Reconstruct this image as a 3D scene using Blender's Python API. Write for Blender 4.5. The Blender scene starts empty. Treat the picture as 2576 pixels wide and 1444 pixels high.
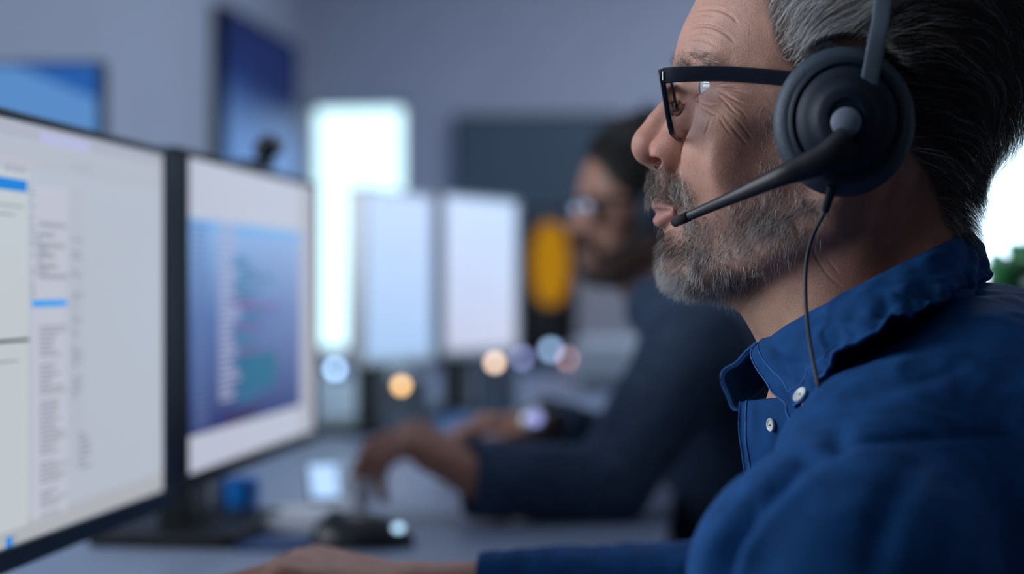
import bpy, bmesh, math, random
import numpy as np
from mathutils import Vector, Matrix
random.seed(7)
rng = np.random.default_rng(11)
C = bpy.context.scene.collection
# ------------------------------------------------------------------ camera
F = 3960.0                      # focal length in pixels of the 2576 x 1444 frame
YAW = math.radians(7.4)
CAMZ = 1.023
DESK = 0.75
cs, sn = math.cos(YAW), math.sin(YAW)
CAM = np.array([0.0, 0.0, CAMZ])

def at(px, py, Y):
    """world point seen at photo pixel px,py on the plane y=Y"""
    cx, cz = (px - 1288) / F, (722 - py) / F
    dx, dy = cx * cs - sn, cx * sn + cs
    t = Y / dy
    return np.array([dx * t, Y, CAMZ + cz * t])

def at_d(px, py, d):
    """world point at camera depth d"""
    cx, cz = (px - 1288) / F * d, (722 - py) / F * d
    return np.array([cx * cs - d * sn, cx * sn + d * cs, CAMZ + cz])

def at_z(px, py, z):
    return at_d(px, py, (z - CAMZ) * F / (722 - py))

def at_x(px, py, X):
    cx, cz = (px - 1288) / F, (722 - py) / F
    dx, dy = cx * cs - sn, cx * sn + cs
    t = X / dx
    return np.array([X, dy * t, CAMZ + cz * t])

def pix(P):
    """photo pixel of world points (N,3)"""
    P = np.asarray(P, float)
    x, y, z = P[..., 0], P[..., 1], P[..., 2] - CAMZ
    d = -x * sn + y * cs
    u = x * cs + y * sn
    return 1288 + F * u / d, 722 - F * z / d

# ------------------------------------------------------------------ object helpers
def link(o, parent=None):
    C.objects.link(o)
    if parent is not None:
        o.parent = parent
        o.matrix_parent_inverse = Matrix.Identity(4)
    return o

def root(name, label, cat, loc=(0, 0, 0), group=None, rz=0.0):
    o = bpy.data.objects.new(name, None)
    o.empty_display_size = 0.05
    o.location = loc
    o.rotation_euler = (0, 0, rz)
    o['label'] = label
    o['category'] = cat
    if group:
        o['group'] = group
    return link(o)

def tag(o, label, cat, group=None):
    o['label'] = label
    o['category'] = cat
    if group:
        o['group'] = group
    return o

def mesh_np(name, V, faces, mat, parent=None, smooth=True, attrs=None, world=True):
    """V (N,3) world coordinates; faces (M,4)/(M,3) array or list.  Child meshes are
    stored relative to their parent's location."""
    V = np.asarray(V, dtype=np.float64)
    me = bpy.data.meshes.new(name)
    if isinstance(faces, np.ndarray):
        k = faces.shape[1]
        me.vertices.add(len(V))
        me.loops.add(faces.size)
        me.polygons.add(len(faces))
        me.loops.foreach_set('vertex_index', faces.astype(np.int32).ravel())
        me.polygons.foreach_set('loop_start', np.arange(0, faces.size, k, dtype=np.int32))
        try:
            me.polygons.foreach_set('loop_total', np.full(len(faces), k, dtype=np.int32))
        except Exception:
            pass
        off = origin_of(parent)
        me.vertices.foreach_set('co', (V - off).astype(np.float32).ravel())
        me.update(calc_edges=True)
        me.validate()
    else:
        off = origin_of(parent)
        me.from_pydata([tuple(v - off) for v in V], [], faces)
        me.update()
    if attrs:
        for an, (kind, data) in attrs.items():
            if kind == 'COLOR':
                a = me.attributes.new(an, 'FLOAT_COLOR', 'POINT')
                d = np.ones((len(V), 4), np.float32)
                d[:, :3] = data
                a.data.foreach_set('color', d.ravel())
            else:
                a = me.attributes.new(an, 'FLOAT', 'POINT')
                a.data.foreach_set('value', np.asarray(data, np.float32))
    if smooth:
        me.polygons.foreach_set('use_smooth', np.ones(len(me.polygons), bool))
    mats = mat if isinstance(mat, (list, tuple)) else [mat]
    for m in mats:
        me.materials.append(m)
    o = bpy.data.objects.new(name, me)
    return link(o, parent)

def origin_of(parent):
    off = np.zeros(3)
    while parent is not None:
        off += np.array(parent.location)
        parent = parent.parent
    return off

def bm_obj(name, bm, mat, parent=None, smooth=False, bevel=0.0, angle=None):
    """bm in world coordinates"""
    off = Vector(origin_of(parent))
    for v in bm.verts:
        v.co -= off
    bmesh.ops.recalc_face_normals(bm, faces=bm.faces)
    me = bpy.data.meshes.new(name)
    bm.to_mesh(me)
    bm.free()
    if smooth:
        me.polygons.foreach_set('use_smooth', np.ones(len(me.polygons), bool))
    if angle is not None:
        me.set_sharp_from_angle(angle=math.radians(angle))
    for m in (mat if isinstance(mat, (list, tuple)) else [mat]):
        me.materials.append(m)
    o = bpy.data.objects.new(name, me)
    link(o, parent)
    if bevel:
        b = o.modifiers.new('bevel', 'BEVEL')
        b.width = bevel
        b.segments = 3
        b.limit_method = 'ANGLE'
    return o

def bx(bm, c, s, rot=None):
    r = bmesh.ops.create_cube(bm, size=1.0)
    M = Matrix.Translation(Vector(c)) @ (rot.to_4x4() if rot is not None else Matrix.Identity(4)) @ Matrix.Diagonal(Vector((*s, 1)))
    bmesh.ops.transform(bm, matrix=M, verts=r['verts'])
    return r['verts']

def cyl(bm, a, b, r1, r2=None, seg=24, caps=True):
    a, b = Vector(a), Vector(b)
    r2 = r1 if r2 is None else r2
    d = b - a
    r = bmesh.ops.create_cone(bm, cap_ends=caps, segments=seg, radius1=r1, radius2=r2, depth=d.length)
    q = Vector((0, 0, 1)).rotation_difference(d.normalized())
    bmesh.ops.transform(bm, matrix=Matrix.Translation((a + b) / 2) @ q.to_matrix().to_4x4(), verts=r['verts'])
    return r['verts']

def ball(bm, c, r, seg=24, rot=None):
    q = bmesh.ops.create_uvsphere(bm, u_segments=seg, v_segments=seg // 2, radius=1.0)
    s = r if hasattr(r, '__len__') else (r, r, r)
    M = Matrix.Translation(Vector(c)) @ (rot.to_4x4() if rot is not None else Matrix.Identity(4)) @ Matrix.Diagonal(Vector((*s, 1)))
    bmesh.ops.transform(bm, matrix=M, verts=q['verts'])
    return q['verts']

def lathe(bm, c, prof, seg=32, M=None):
    """prof [(r,z)], revolved about z through c"""
    rings = []
    for r, z in prof:
        ring = []
        for i in range(seg):
            a = 2 * math.pi * i / seg
            p = Vector((r * math.cos(a), r * math.sin(a), z))
            if M is not None:
                p = M @ p
            ring.append(bm.verts.new(p + Vector(c)))
        rings.append(ring)
    for a, b in zip(rings[:-1], rings[1:]):
        for i in range(seg):
            j = (i + 1) % seg
            bm.faces.new((a[i], a[j], b[j], b[i]))
    for ring, flip in ((rings[0], True), (rings[-1], False)):
        try:
            bm.faces.new(ring[::-1] if flip else ring)
        except Exception:
            pass

def catmull(P, n):
    P = np.asarray(P, float)
    Q = np.vstack([2 * P[0] - P[1], P, 2 * P[-1] - P[-2]])
    out = []
    for i in range(len(P) - 1):
        p0, p1, p2, p3 = Q[i:i + 4]
        for t in np.linspace(0, 1, n, endpoint=False):
            out.append(0.5 * ((2 * p1) + (-p0 + p2) * t + (2 * p0 - 5 * p1 + 4 * p2 - p3) * t * t + (-p0 + 3 * p1 - 3 * p2 + p3) * t ** 3))
    out.append(P[-1])
    return np.array(out)

def sweep(bm, P, sec, up=(0, 0, 1), scale=None, cap=True):
    """sweep the 2-D section sec [(s,u)] along polyline P; scale: per-point factors"""
    P = [Vector(p) for p in P]
    rings = []
    n = len(P)
    for i in range(n):
        t = (P[min(i + 1, n - 1)] - P[max(i - 1, 0)]).normalized()
        s = t.cross(Vector(up))
        if s.length < 1e-5:
            s = Vector((1, 0, 0))
        s.normalize()
        u = s.cross(t).normalized()
        k = 1.0 if scale is None else scale[i]
        if not hasattr(k, '__len__'):
            k = (k, k)
        rings.append([bm.verts.new(P[i] + s * (a * k[0]) + u * (b * k[1])) for a, b in sec])
    m = len(sec)
    for a, b in zip(rings[:-1], rings[1:]):
        for i in range(m):
            j = (i + 1) % m
            bm.faces.new((a[i], a[j], b[j], b[i]))
    if cap:
        bm.faces.new(rings[0][::-1])
        bm.faces.new(rings[-1])

def circ(r, n=10, r2=None):
    r2 = r if r2 is None else r2
    return [(r * math.cos(2 * math.pi * i / n), r2 * math.sin(2 * math.pi * i / n)) for i in range(n)]

def rrect(w, h, r, n=4):
    out = []
    for cx, cy, a0 in ((w / 2 - r, h / 2 - r, 0), (-w / 2 + r, h / 2 - r, 90), (-w / 2 + r, -h / 2 + r, 180), (w / 2 - r, -h / 2 + r, 270)):
        for i in range(n + 1):
            a = math.radians(a0 + 90 * i / n)
            out.append((cx + r * math.cos(a), cy + r * math.sin(a)))
    return out

# ------------------------------------------------------------------ materials
def lin(r, g, b):
    f = lambda c: (c / 255 / 12.92) if c / 255 <= 0.04045 else ((c / 255 + 0.055) / 1.055) ** 2.4
    return (f(r), f(g), f(b))

def mat(name, col, rough=0.5, metal=0.0, noise=0.0, nscale=40.0, bump=0.0, bscale=200.0, spec=0.5, sheen=0.0, coat=0.0):
    m = bpy.data.materials.new(name)
    m.use_nodes = True
    nt = m.node_tree
    b = nt.nodes['Principled BSDF']
    b.inputs['Base Color'].default_value = (*col, 1)
    b.inputs['Roughness'].default_value = rough
    b.inputs['Metallic'].default_value = metal
    b.inputs['Specular IOR Level'].default_value = spec
    if sheen:
        b.inputs['Sheen Weight'].default_value = sheen
    if coat:
        b.inputs['Coat Weight'].default_value = coat
    if noise or bump:
        tc = nt.nodes.new('ShaderNodeTexCoord')
    if noise:
        n = nt.nodes.new('ShaderNodeTexNoise')
        n.inputs['Scale'].default_value = nscale
        n.inputs['Detail'].default_value = 4
        nt.links.new(tc.outputs['Object'], n.inputs['Vector'])
        mx = nt.nodes.new('ShaderNodeMix')
        mx.data_type = 'RGBA'
        mx.inputs[6].default_value = (*[c * (1 - noise) for c in col], 1)
        mx.inputs[7].default_value = (*[min(1, c * (1 + noise)) for c in col], 1)
        nt.links.new(n.outputs['Fac'], mx.inputs[0])
        nt.links.new(mx.outputs[2], b.inputs['Base Color'])
    if bump:
        n = nt.nodes.new('ShaderNodeTexNoise')
        n.inputs['Scale'].default_value = bscale
        nt.links.new(tc.outputs['Object'], n.inputs['Vector'])
        bp = nt.nodes.new('ShaderNodeBump')
        bp.inputs['Strength'].default_value = bump
        bp.inputs['Distance'].default_value = 0.001
        nt.links.new(n.outputs['Fac'], bp.inputs['Height'])
        nt.links.new(bp.outputs['Normal'], b.inputs['Normal'])
    return m

def emit(name, col, strength):
    m = bpy.data.materials.new(name)
    m.use_nodes = True
    nt = m.node_tree
    nt.nodes.clear()
    e = nt.nodes.new('ShaderNodeEmission')
    e.inputs[0].default_value = (*col, 1)
    e.inputs[1].default_value = strength
    o = nt.nodes.new('ShaderNodeOutputMaterial')
    nt.links.new(e.outputs[0], o.inputs[0])
    return m

def emit_attr(name, strength, gloss=0.04):
    """a lit screen: per-vertex picture colours, under a slightly glossy front"""
    m = bpy.data.materials.new(name)
    m.use_nodes = True
    nt = m.node_tree
    b = nt.nodes['Principled BSDF']
    b.inputs['Base Color'].default_value = (0.01, 0.01, 0.012, 1)
    b.inputs['Roughness'].default_value = 0.35
    b.inputs['Specular IOR Level'].default_value = 0.06
    a = nt.nodes.new('ShaderNodeAttribute')
    a.attribute_name = 'col'
    nt.links.new(a.outputs['Color'], b.inputs['Emission Color'])
    b.inputs['Emission Strength'].default_value = strength
    return m

# ------------------------------------------------------------------ distance fields (any unit)
def smin(a, b, k):
    h = np.clip(0.5 + 0.5 * (b - a) / k, 0, 1)
    return b + (a - b) * h - k * h * (1 - h)

def smax(a, b, k):
    return -smin(-a, -b, k)

def ell(p, c, r, R=None):
    q = p - np.asarray(c, p.dtype)
    if R is not None:
        q = q @ np.asarray(R, p.dtype)
    r = np.asarray(r, p.dtype)
    k0 = np.sqrt(((q / r) ** 2).sum(1)) + 1e-9
    k1 = np.sqrt(((q / r ** 2) ** 2).sum(1)) + 1e-9
    return k0 * (k0 - 1) / k1

def cone(p, a, b, ra, rb):
    a, b = np.asarray(a, p.dtype), np.asarray(b, p.dtype)
    ab = b - a
    q = p - a
    t = np.clip((q @ ab) / max(float(ab @ ab), 1e-12), 0, 1)
    d = np.sqrt(((q - t[:, None] * ab) ** 2).sum(1))
    return d - (ra + (rb - ra) * t)

def chain(p, pts, rad, k=None):
    d = None
    for i in range(len(pts) - 1):
        e = cone(p, pts[i], pts[i + 1], rad[i], rad[i + 1])
        d = e if d is None else (np.minimum(d, e) if k is None else smin(d, e, k))
    return d

def rotmat(axis, deg):
    return np.array(Matrix.Rotation(math.radians(deg), 3, axis))

def nets(fn, lo, hi, h, sym=False, band=2.2, coarse=6):
    """mesh of fn(points)=0 inside the box lo..hi by surface nets, evaluated only near the surface.
    sym: the field is even in y and lo[1] == -hi[1]."""
    lo, hi = np.array(lo, float), np.array(hi, float)
    if sym:
        n = np.ceil((hi - lo) / (h * coarse)).astype(int)
        n[1] = int(math.ceil(-lo[1] / (h * coarse)))
        lo = lo.copy()
        lo[1] = -n[1] * h * coarse
    else:
        n = np.ceil((hi - lo) / (h * coarse)).astype(int)
    H = h * coarse
    g = np.stack(np.meshgrid(*[lo[i] + (np.arange(n[i]) + 0.5) * H for i in range(3)], indexing='ij'), -1).reshape(-1, 3)
    dc = fn(g.astype(np.float32)).reshape(n)
    near = np.abs(dc) < H * band
    N = n * coarse
    D = np.where(dc < 0, -1.0, 1.0).astype(np.float32)
    D = D.repeat(coarse, 0).repeat(coarse, 1).repeat(coarse, 2) * H
    ii = np.argwhere(near)
    o = np.stack(np.meshgrid(*[np.arange(coarse)] * 3, indexing='ij'), -1).reshape(-1, 3)
    for s in range(0, len(ii), 4000):
        idx = (ii[s:s + 4000, None, :] * coarse + o[None]).reshape(-1, 3)
        P = (lo + idx * h).astype(np.float32)
        if sym:
            P[:, 1] += 0.5 * h
        D[idx[:, 0], idx[:, 1], idx[:, 2]] = fn(P)
    if sym:
        # samples sit at half steps from y=0: mirror without duplicating
        D = np.concatenate([D, D[:, ::-1]], 1)
        lo = lo.copy()
        lo[1] += 0.5 * h
    inside = D < 0
    shp = np.array(D.shape)
    cshape = shp - 1
    def c_(dx, dy, dz, A):
        return A[dx:shp[0] - 1 + dx, dy:shp[1] - 1 + dy, dz:shp[2] - 1 + dz]
    cnt = np.zeros(cshape, np.int8)
    for dx in (0, 1):
        for dy in (0, 1):
            for dz in (0, 1):
                cnt += c_(dx, dy, dz, inside)
    act = np.argwhere((cnt > 0) & (cnt < 8))
    vid = np.full(cshape, -1, np.int64)
    vid[act[:, 0], act[:, 1], act[:, 2]] = np.arange(len(act))
    acc = np.zeros((len(act), 3))
    num = np.zeros(len(act))
    corners = [(0, 0, 0), (1, 0, 0), (0, 1, 0), (0, 0, 1), (1, 1, 0), (1, 0, 1), (0, 1, 1), (1, 1, 1)]
    for a in corners:
        for b in corners:
            d = np.array(b) - np.array(a)
            if d.sum() == 1 and (d >= 0).all():
                da = D[act[:, 0] + a[0], act[:, 1] + a[1], act[:, 2] + a[2]]
                db = D[act[:, 0] + b[0], act[:, 1] + b[1], act[:, 2] + b[2]]
                m = (da < 0) != (db < 0)
                t = np.where(m, da / np.where(m, da - db, 1), 0)
                acc[m] += np.array(a) + t[m, None] * d
                num[m] += 1
    V = lo + (act + acc / num[:, None]) * h
    faces = []
    for ax in range(3):
        b_, c__ = [(1, 2), (2, 0), (0, 1)][ax]
        sl0 = [slice(None)] * 3
        sl1 = [slice(None)] * 3
        sl0[ax] = slice(0, -1)
        sl1[ax] = slice(1, None)
        A, B = inside[tuple(sl0)], inside[tuple(sl1)]
        e = np.argwhere(A != B)
        e = e[(e[:, b_] > 0) & (e[:, c__] > 0) & (e[:, b_] < shp[b_] - 1) & (e[:, c__] < shp[c__] - 1)]
        s = A[e[:, 0], e[:, 1], e[:, 2]]
        q = []
        for ob, oc in ((0, 0), (-1, 0), (-1, -1), (0, -1)):
            f = e.copy()
            f[:, b_] += ob
            f[:, c__] += oc
            q.append(vid[f[:, 0], f[:, 1], f[:, 2]])
        q = np.stack(q, 1)
        q[~s] = q[~s][:, ::-1]
        faces.append(q)
    return V, np.concatenate(faces)

def vnormals(V, Q):
    a, b, c, d = (V[Q[:, i]] for i in range(4))
    fn = np.cross(c - a, d - b)
    N = np.zeros_like(V)
    for i in range(4):
        np.add.at(N, Q[:, i], fn)
    return N / (np.linalg.norm(N, axis=1, keepdims=True) + 1e-12)

def poly_dist(px, py, line):
    """distance of points to a polyline and position along it 0..1"""
    best = np.full(px.shape, 1e9)
    tt = np.zeros(px.shape)
    n = len(line) - 1
    for i in range(n):
        ax, ay = line[i]
        bx_, by_ = line[i + 1]
        vx, vy = bx_ - ax, by_ - ay
        t = np.clip(((px - ax) * vx + (py - ay) * vy) / (vx * vx + vy * vy), 0, 1)
        d = np.hypot(px - ax - t * vx, py - ay - t * vy)
        m = d < best
        best = np.where(m, d, best)
        tt = np.where(m, (i + t) / n, tt)
    return best, tt

def in_poly(px, py, poly):
    r = np.zeros(px.shape, bool)
    j = len(poly) - 1
    for i in range(len(poly)):
        xi, yi = poly[i]
        xj, yj = poly[j]
        if yi != yj:
            r ^= ((yi > py) != (yj > py)) & (px < (xj - xi) * (py - yi) / (yj - yi) + xi)
        j = i
    return r

def soft_poly(px, py, poly, w):
    d, _ = poly_dist(px, py, list(poly) + [poly[0]])
    ins = in_poly(px, py, poly)
    return np.clip(0.5 + np.where(ins, d, -d) / (2 * w), 0, 1)

def vnoise(P, freq, seed=0, octaves=1):
    """smooth value noise in -1..1"""
    tot = np.zeros(len(P))
    amp = 1.0
    s = 0
    for o in range(octaves):
        q = P * freq * 2 ** o + 17.3 * (o + seed)
        i = np.floor(q).astype(np.int64)
        f = q - i
        f = f * f * (3 - 2 * f)
        v = 0
        for dx in (0, 1):
            for dy in (0, 1):
                for dz in (0, 1):
                    h = ((i[:, 0] + dx) * 374761393 + (i[:, 1] + dy) * 668265263 + (i[:, 2] + dz) * 2147483647 + seed * 1013) & 0xffffffff
                    h = ((h ^ (h >> 13)) * 1274126177) & 0xffffffff
                    r = (h & 0xffff) / 32767.5 - 1
                    w = (f[:, 0] if dx else 1 - f[:, 0]) * (f[:, 1] if dy else 1 - f[:, 1]) * (f[:, 2] if dz else 1 - f[:, 2])
                    v = v + w * r
        tot += amp * v
        s += amp
        amp *= 0.5
    return tot / s
HEAD_H = 0.62
N_HAIR = 26000
N_BEARD = 8000
CLOTH_H = 0.0025
WIN1, WIN2, KEY_GLOW = 3.0, 1.8, 7.5
SCR = 0.92
APERTURE = 0.0190
WORLD = 0.02
LAMPS = []
ADDED_PANELS = [(0.9, 4.2, 0.6, 40.0), (-0.7, 4.6, 0.6, 4.0), (-0.7, 2.4, 0.6, 5.0)]
# ------------------------------------------------------------------ the head (millimetres, face towards -x)
HY = 0.92                                   # depth of the seated man's midline
HO = at(1900, 500, HY)                      # head origin
HYAW = math.radians(-5.0)
PIV = np.array([50.0, 0, 0])

def head_world(V, O=HO, yaw=HYAW, s=1.0, pitch=0.0):
    """head millimetres -> world metres"""
    R = np.array(Matrix.Rotation(yaw, 3, 'Z') @ Matrix.Rotation(pitch, 3, 'Y'))
    return ((np.asarray(V, float) - PIV) @ R.T + PIV) * 0.001 * s + O

def S(px, py):
    """photo pixel on the midline plane -> (x,z) mm"""
    q = (at(px, py, HY) - HO) * 1000
    return q[0], q[2]

# outline measured on the midline: (z, xf) front of the face without the nose
_fr = [S(*p) for p in [(1770, -18), (1748, 22), (1724, 57), (1709, 95), (1701, 130), (1699, 160)]]
ROWS = np.array([
    # z, xf, xb, w, xm, n
    (150, 22, 116, 40, 62, 2.0),
    (135, -8, 132, 55, 62, 2.05),
    (122, -26, 144, 66, 62, 2.1),
    (_fr[0][1], _fr[0][0], 149, 71, 62, 2.2),
    (_fr[1][1], _fr[1][0], 152, 73, 62, 2.25),
    (_fr[2][1], _fr[2][0], 153, 74, 61, 2.3),
    (_fr[3][1], _fr[3][0], 153, 74, 60, 2.35),
    (_fr[4][1], _fr[4][0], 153, 74, 58, 2.4),
    (_fr[5][1], _fr[5][0], 152, 73.5, 55, 2.4),
    (68, -41.5, 150, 72.5, 50, 2.35),
    (55, -34.5, 145, 71, 50, 2.1),
    (40, -34, 137, 69, 50, 1.95),
    (28, -38, 127, 66.5, 50, 1.9),
    (18, -44, 119, 64.5, 50, 1.85),
    (6, -51, 111, 62, 50, 1.85),
    (-7, -52, 106, 59.5, 42, 1.88),
    (-20, -53.5, 104, 57, 45, 1.85),
    (-34, -52.5, 100, 54, 45, 1.82),
    (-46, -46, 95, 50, 45, 1.8),
    (-58, -36, 90, 45, 45, 1.8),
    (-75, -20, 85, 38, 45, 1.8),
])[::-1]

def rows(z):
    return [np.interp(z, ROWS[:, 0], ROWS[:, k]).astype(np.float32) for k in range(1, 6)]

_zz = np.linspace(ROWS[0, 0], ROWS[-1, 0], 400)
_tab = np.stack([np.interp(_zz, ROWS[:, 0], ROWS[:, k]) for k in range(1, 6)])
_ker = np.hanning(23)
_ker /= _ker.sum()
_tab = np.stack([np.convolve(np.pad(t, 11, mode='edge'), _ker, 'valid') for t in _tab])

def loft_g(x, y, z):
    xf, xb, w, xm, n = [np.interp(z, _zz, t).astype(np.float32) for t in _tab]
    u = np.where(x < xm, (xm - x) / (xm - xf), (x - xm) / (xb - xm))
    n = np.where(x < xm, n, 2.2)
    v = np.abs(y) / w
    return (u ** n + v ** n + 1e-9) ** (1 / n) - 1

def loft(p):
    x, y, z = p[:, 0], p[:, 1], p[:, 2]
    zc = np.clip(z, -75, 150)
    e = 0.7
    g = loft_g(x, y, zc)
    gx = (loft_g(x + e, y, zc) - g) / e
    gy = (loft_g(x, np.abs(y) + e, zc) - g) / e
    gz = (loft_g(x, y, np.clip(z + e, -75, 150)) - g) / e
    d = g / np.maximum(np.sqrt(gx ** 2 + gy ** 2 + gz ** 2), 1 / 90.0)
    return np.maximum(d, np.abs(z - zc) - 1.0)

EYE = np.array([-17.0, -32.0, 62.0])
ER = 12.2

def head_field(p, ears=True):
    q = p.copy()
    q[:, 1] = -np.abs(q[:, 1])                 # near half, the far one is its mirror
    x, y, z = q[:, 0], q[:, 1], q[:, 2]
    d = loft(q)
    d = smin(d, ell(q, (62, 0, 98), (92, 75, 84)), 14)
    # under-jaw plane
    jp = (-(z + 53.5) + 0.42 * (x + 42)) * 0.92
    jp2 = (-(z + 10) + 1.6 * (x - 58)) * 0.53   # ramus of the jaw, rising to the ear
    d = smax(d, jp, 9)
    # neck
    ax = 50 + (-20 - z) * 0.2
    ne = np.sqrt(((x - ax) / 58) ** 2 + (y / 57) ** 2) - 1
    ne = ne * 56
    ne = np.maximum(ne, z - 40)
    d = smin(d, ne, 16)
    d = smin(d, cone(q, (74, -52, 8), (16, -20, -120), 12, 10), 10)
    d = smin(d, cone(q, (97, -22, 10), (96, -44, -120), 16, 22), 14)
    d = smin(d, chain(q, [(-20, -9, -44), (0, -10, -58), (22, -12, -80)], [11, 11.5, 17]), 10)
    # brow, temple, cheekbone
    d = smin(d, ell(q, (-33, -20, 76.5), (10, 22, 6.5), rotmat('Z', 22)), 7)
    d = smin(d, ell(q, (-17, -44, 74), (9, 11, 6), rotmat('Z', 30)), 9)
    d = smin(d, ell(q, (-9, -42, 41), (22, 19, 13), rotmat('Z', 40)), 15)
    d = smin(d, cone(q, (-2, -58, 43), (48, -68, 47), 6, 5), 12)
    d = smin(d, ell(q, (-25, -28, 22), (14, 14, 18)), 14)
    d = smin(d, ell(q, (0, -42, 18), (26, 12, 24), rotmat('Z', 36)), 18)
    # eye socket
    d = smax(d, -ell(q, (-40, -31, 63), (16, 14, 10.5)), 9)
    d = smax(d, -ell(q, (-42, -14, 62), (10, 7, 10)), 8)
    # lids
    lid = ell(q, EYE, (13.6, 13.6, 13.6))
    d = smin(d, lid, 4.5)
    d = smin(d, ell(q, EYE + (-5.5, -1, -9.0), (6, 12, 3.6), rotmat('Y', -25)), 5)     # bag under the eye
    d = smin(d, ell(q, EYE + (-7.0, -6, 9.5), (8, 14, 4.0), rotmat('Y', 25)), 4)       # hooded upper lid
    cut = ell(q, EYE + (-9.5, -2.0, -0.4), (12.5, 13.2, 4.0), rotmat('Z', 14))
    d = smax(d, -cut, 1.0)
    # nose
    d = smin(d, chain(q, [(-34, 0, 76), (-38.5, 0, 66), (-47.5, 0, 53), (-55.0, 0, 43.5), (-59.5, 0, 35)], [9, 7.0, 8.4, 9.6, 10.8]), 6)
    d = smin(d, chain(q, [(-30, -4, 60), (-36, -7, 46), (-44, -9, 32)], [9, 11, 11.5]), 6)
    d = smin(d, ell(q, (-60.6, 0, 32.6), (12.0, 11.8, 10.4), rotmat('Y', -25)), 4)
    d = smin(d, ell(q, (-47.5, -13.8, 26.8), (12.5, 6.6, 10.4), rotmat('Y', -22)), 3.2)   # ala
    d = smin(d, cone(q, (-64, 0, 26.0), (-56.5, 0, 19.5), 4.0, 3.6), 4)                    # columella
    nos = ell(q, (-56.8, -11.5, 20.2), (9.4, 8.0, 5.2), rotmat('Y', -24))
    d = smax(d, -nos, 1.5)
    d = smax(d, -cone(q, (-56, -7.5, 20), (-51, -6.5, 32), 4.0, 3.0), 1.2)
    # groove behind the ala and the fold down to the mouth
    d = smax(d, -cone(q, (-36.5, -20.0, 36), (-37.5, -21.5, 19), 1.0, 1.0), 4.0)
    d = smax(d, -chain(q, [(-38.5, -23.5, 22), (-39.0, -27.5, 12)], [0.6, 0.6]), 6)
    # lips
    d = smin(d, ell(q, (-49.5, 0, 7), (9.5, 19, 13)), 9)
    d = smin(d, chain(q, [(-55.6, -3, -3.0), (-53.0, -12, -3.6), (-44.5, -24, -7.0)], [4.7, 4.2, 2.0]), 2.6)
    d = smin(d, chain(q, [(-55.2, 0, -12.4), (-52.3, -11, -12.0), (-44.0, -23, -8.2)], [4.5, 4.0, 2.2]), 3.2)
    d = smax(d, -chain(q, [(-60.5, 0, -7.2), (-57.6, -11, -7.0), (-47.5, -24.5, -7.6)], [0.9, 0.9, 1.2]), 1.8)
    d = smax(d, -ell(q, (-59.5, 0, -21.5), (3.5, 15, 4.0)), 6)
    # chin
    d = smin(d, ell(q, (-41.5, 0, -38.5), (13.2, 17, 13.2)), 9)
    # jaw line
    d = smin(d, chain(q, [(-34, -20, -46), (8, -46, -34), (44, -58, -14), (52, -63, 14)], [7, 8, 9, 8]), 12)
    if ears:
        er = rotmat('Y', 14)
        ear = ell(q, (58, -77, 41), (15, 4.0, 27), er)
        hel = np.abs(np.sqrt(((q - np.array((58, 0, 43), q.dtype)) @ er.astype(q.dtype) / np.array((14.5, 1, 25.5), q.dtype))[:, [0, 2]] ** 2 @ np.ones(2, q.dtype)) - 1) * 17
        hel = np.sqrt(hel ** 2 + (y + 80.5) ** 2) - 3.2
        ear = smin(ear, hel, 3)
        ear = smax(ear, -ell(q, (54, -83, 38), (8, 6, 12)), 3)
        d = smin(d, ear, 4)
    return d

WR_NEAR = [  # wrinkles (photo pixels on the near side): line, depth mm, half width px
    ([(1800, 208), (1826, 200), (1856, 198)], 0.6, 2.6),
    ([(1802, 214), (1832, 209), (1868, 212)], 0.7, 2.6),
    ([(1800, 220), (1836, 224), (1862, 230), (1886, 232)], 0.8, 2.8),
    ([(1800, 228), (1826, 238), (1850, 252), (1872, 262)], 0.7, 2.6),
    ([(1804, 238), (1824, 256), (1840, 274), (1856, 290)], 0.6, 2.6),
    ([(1748, 250), (1775, 262), (1806, 262), (1822, 254)], 0.7, 2.8),
    ([(1752, 262), (1786, 282), (1802, 290)], 0.5, 2.6),
    ([(1788, 296), (1780, 322), (1774, 340), (1790, 366)], 0.4, 2.4),
    ([(1814, 284), (1836, 312), (1858, 340), (1880, 366)], 0.36, 2.8),
    ([(1826, 276), (1856, 304), (1884, 340), (1892, 352)], 0.3, 2.6),
    ([(1808, 294), (1822, 318), (1840, 340)], 0.4, 2.4),
    ([(1840, 262), (1866, 280), (1880, 300)], 0.35, 2.4),
    ([(1744, 30), (1778, 22), (1812, 26), (1842, 42), (1856, 60)], 0.7, 3.4),
    ([(1736, 44), (1766, 36), (1800, 40)], 0.35, 3.0),
    ([(1714, 84), (1744, 68), (1784, 66), (1822, 82), (1850, 108)], 0.8, 3.6),
    ([(1730, 92), (1770, 80), (1806, 92)], 0.35, 3.0),
    ([(1708, 112), (1738, 100), (1774, 102), (1806, 118)], 0.4, 3.0),
    ([(2040, 610), (2060, 660), (2090, 700), (2120, 720)], 0.4, 3.0),
    ([(2080, 650), (2110, 690)], 0.35, 3.0),
]

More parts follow.
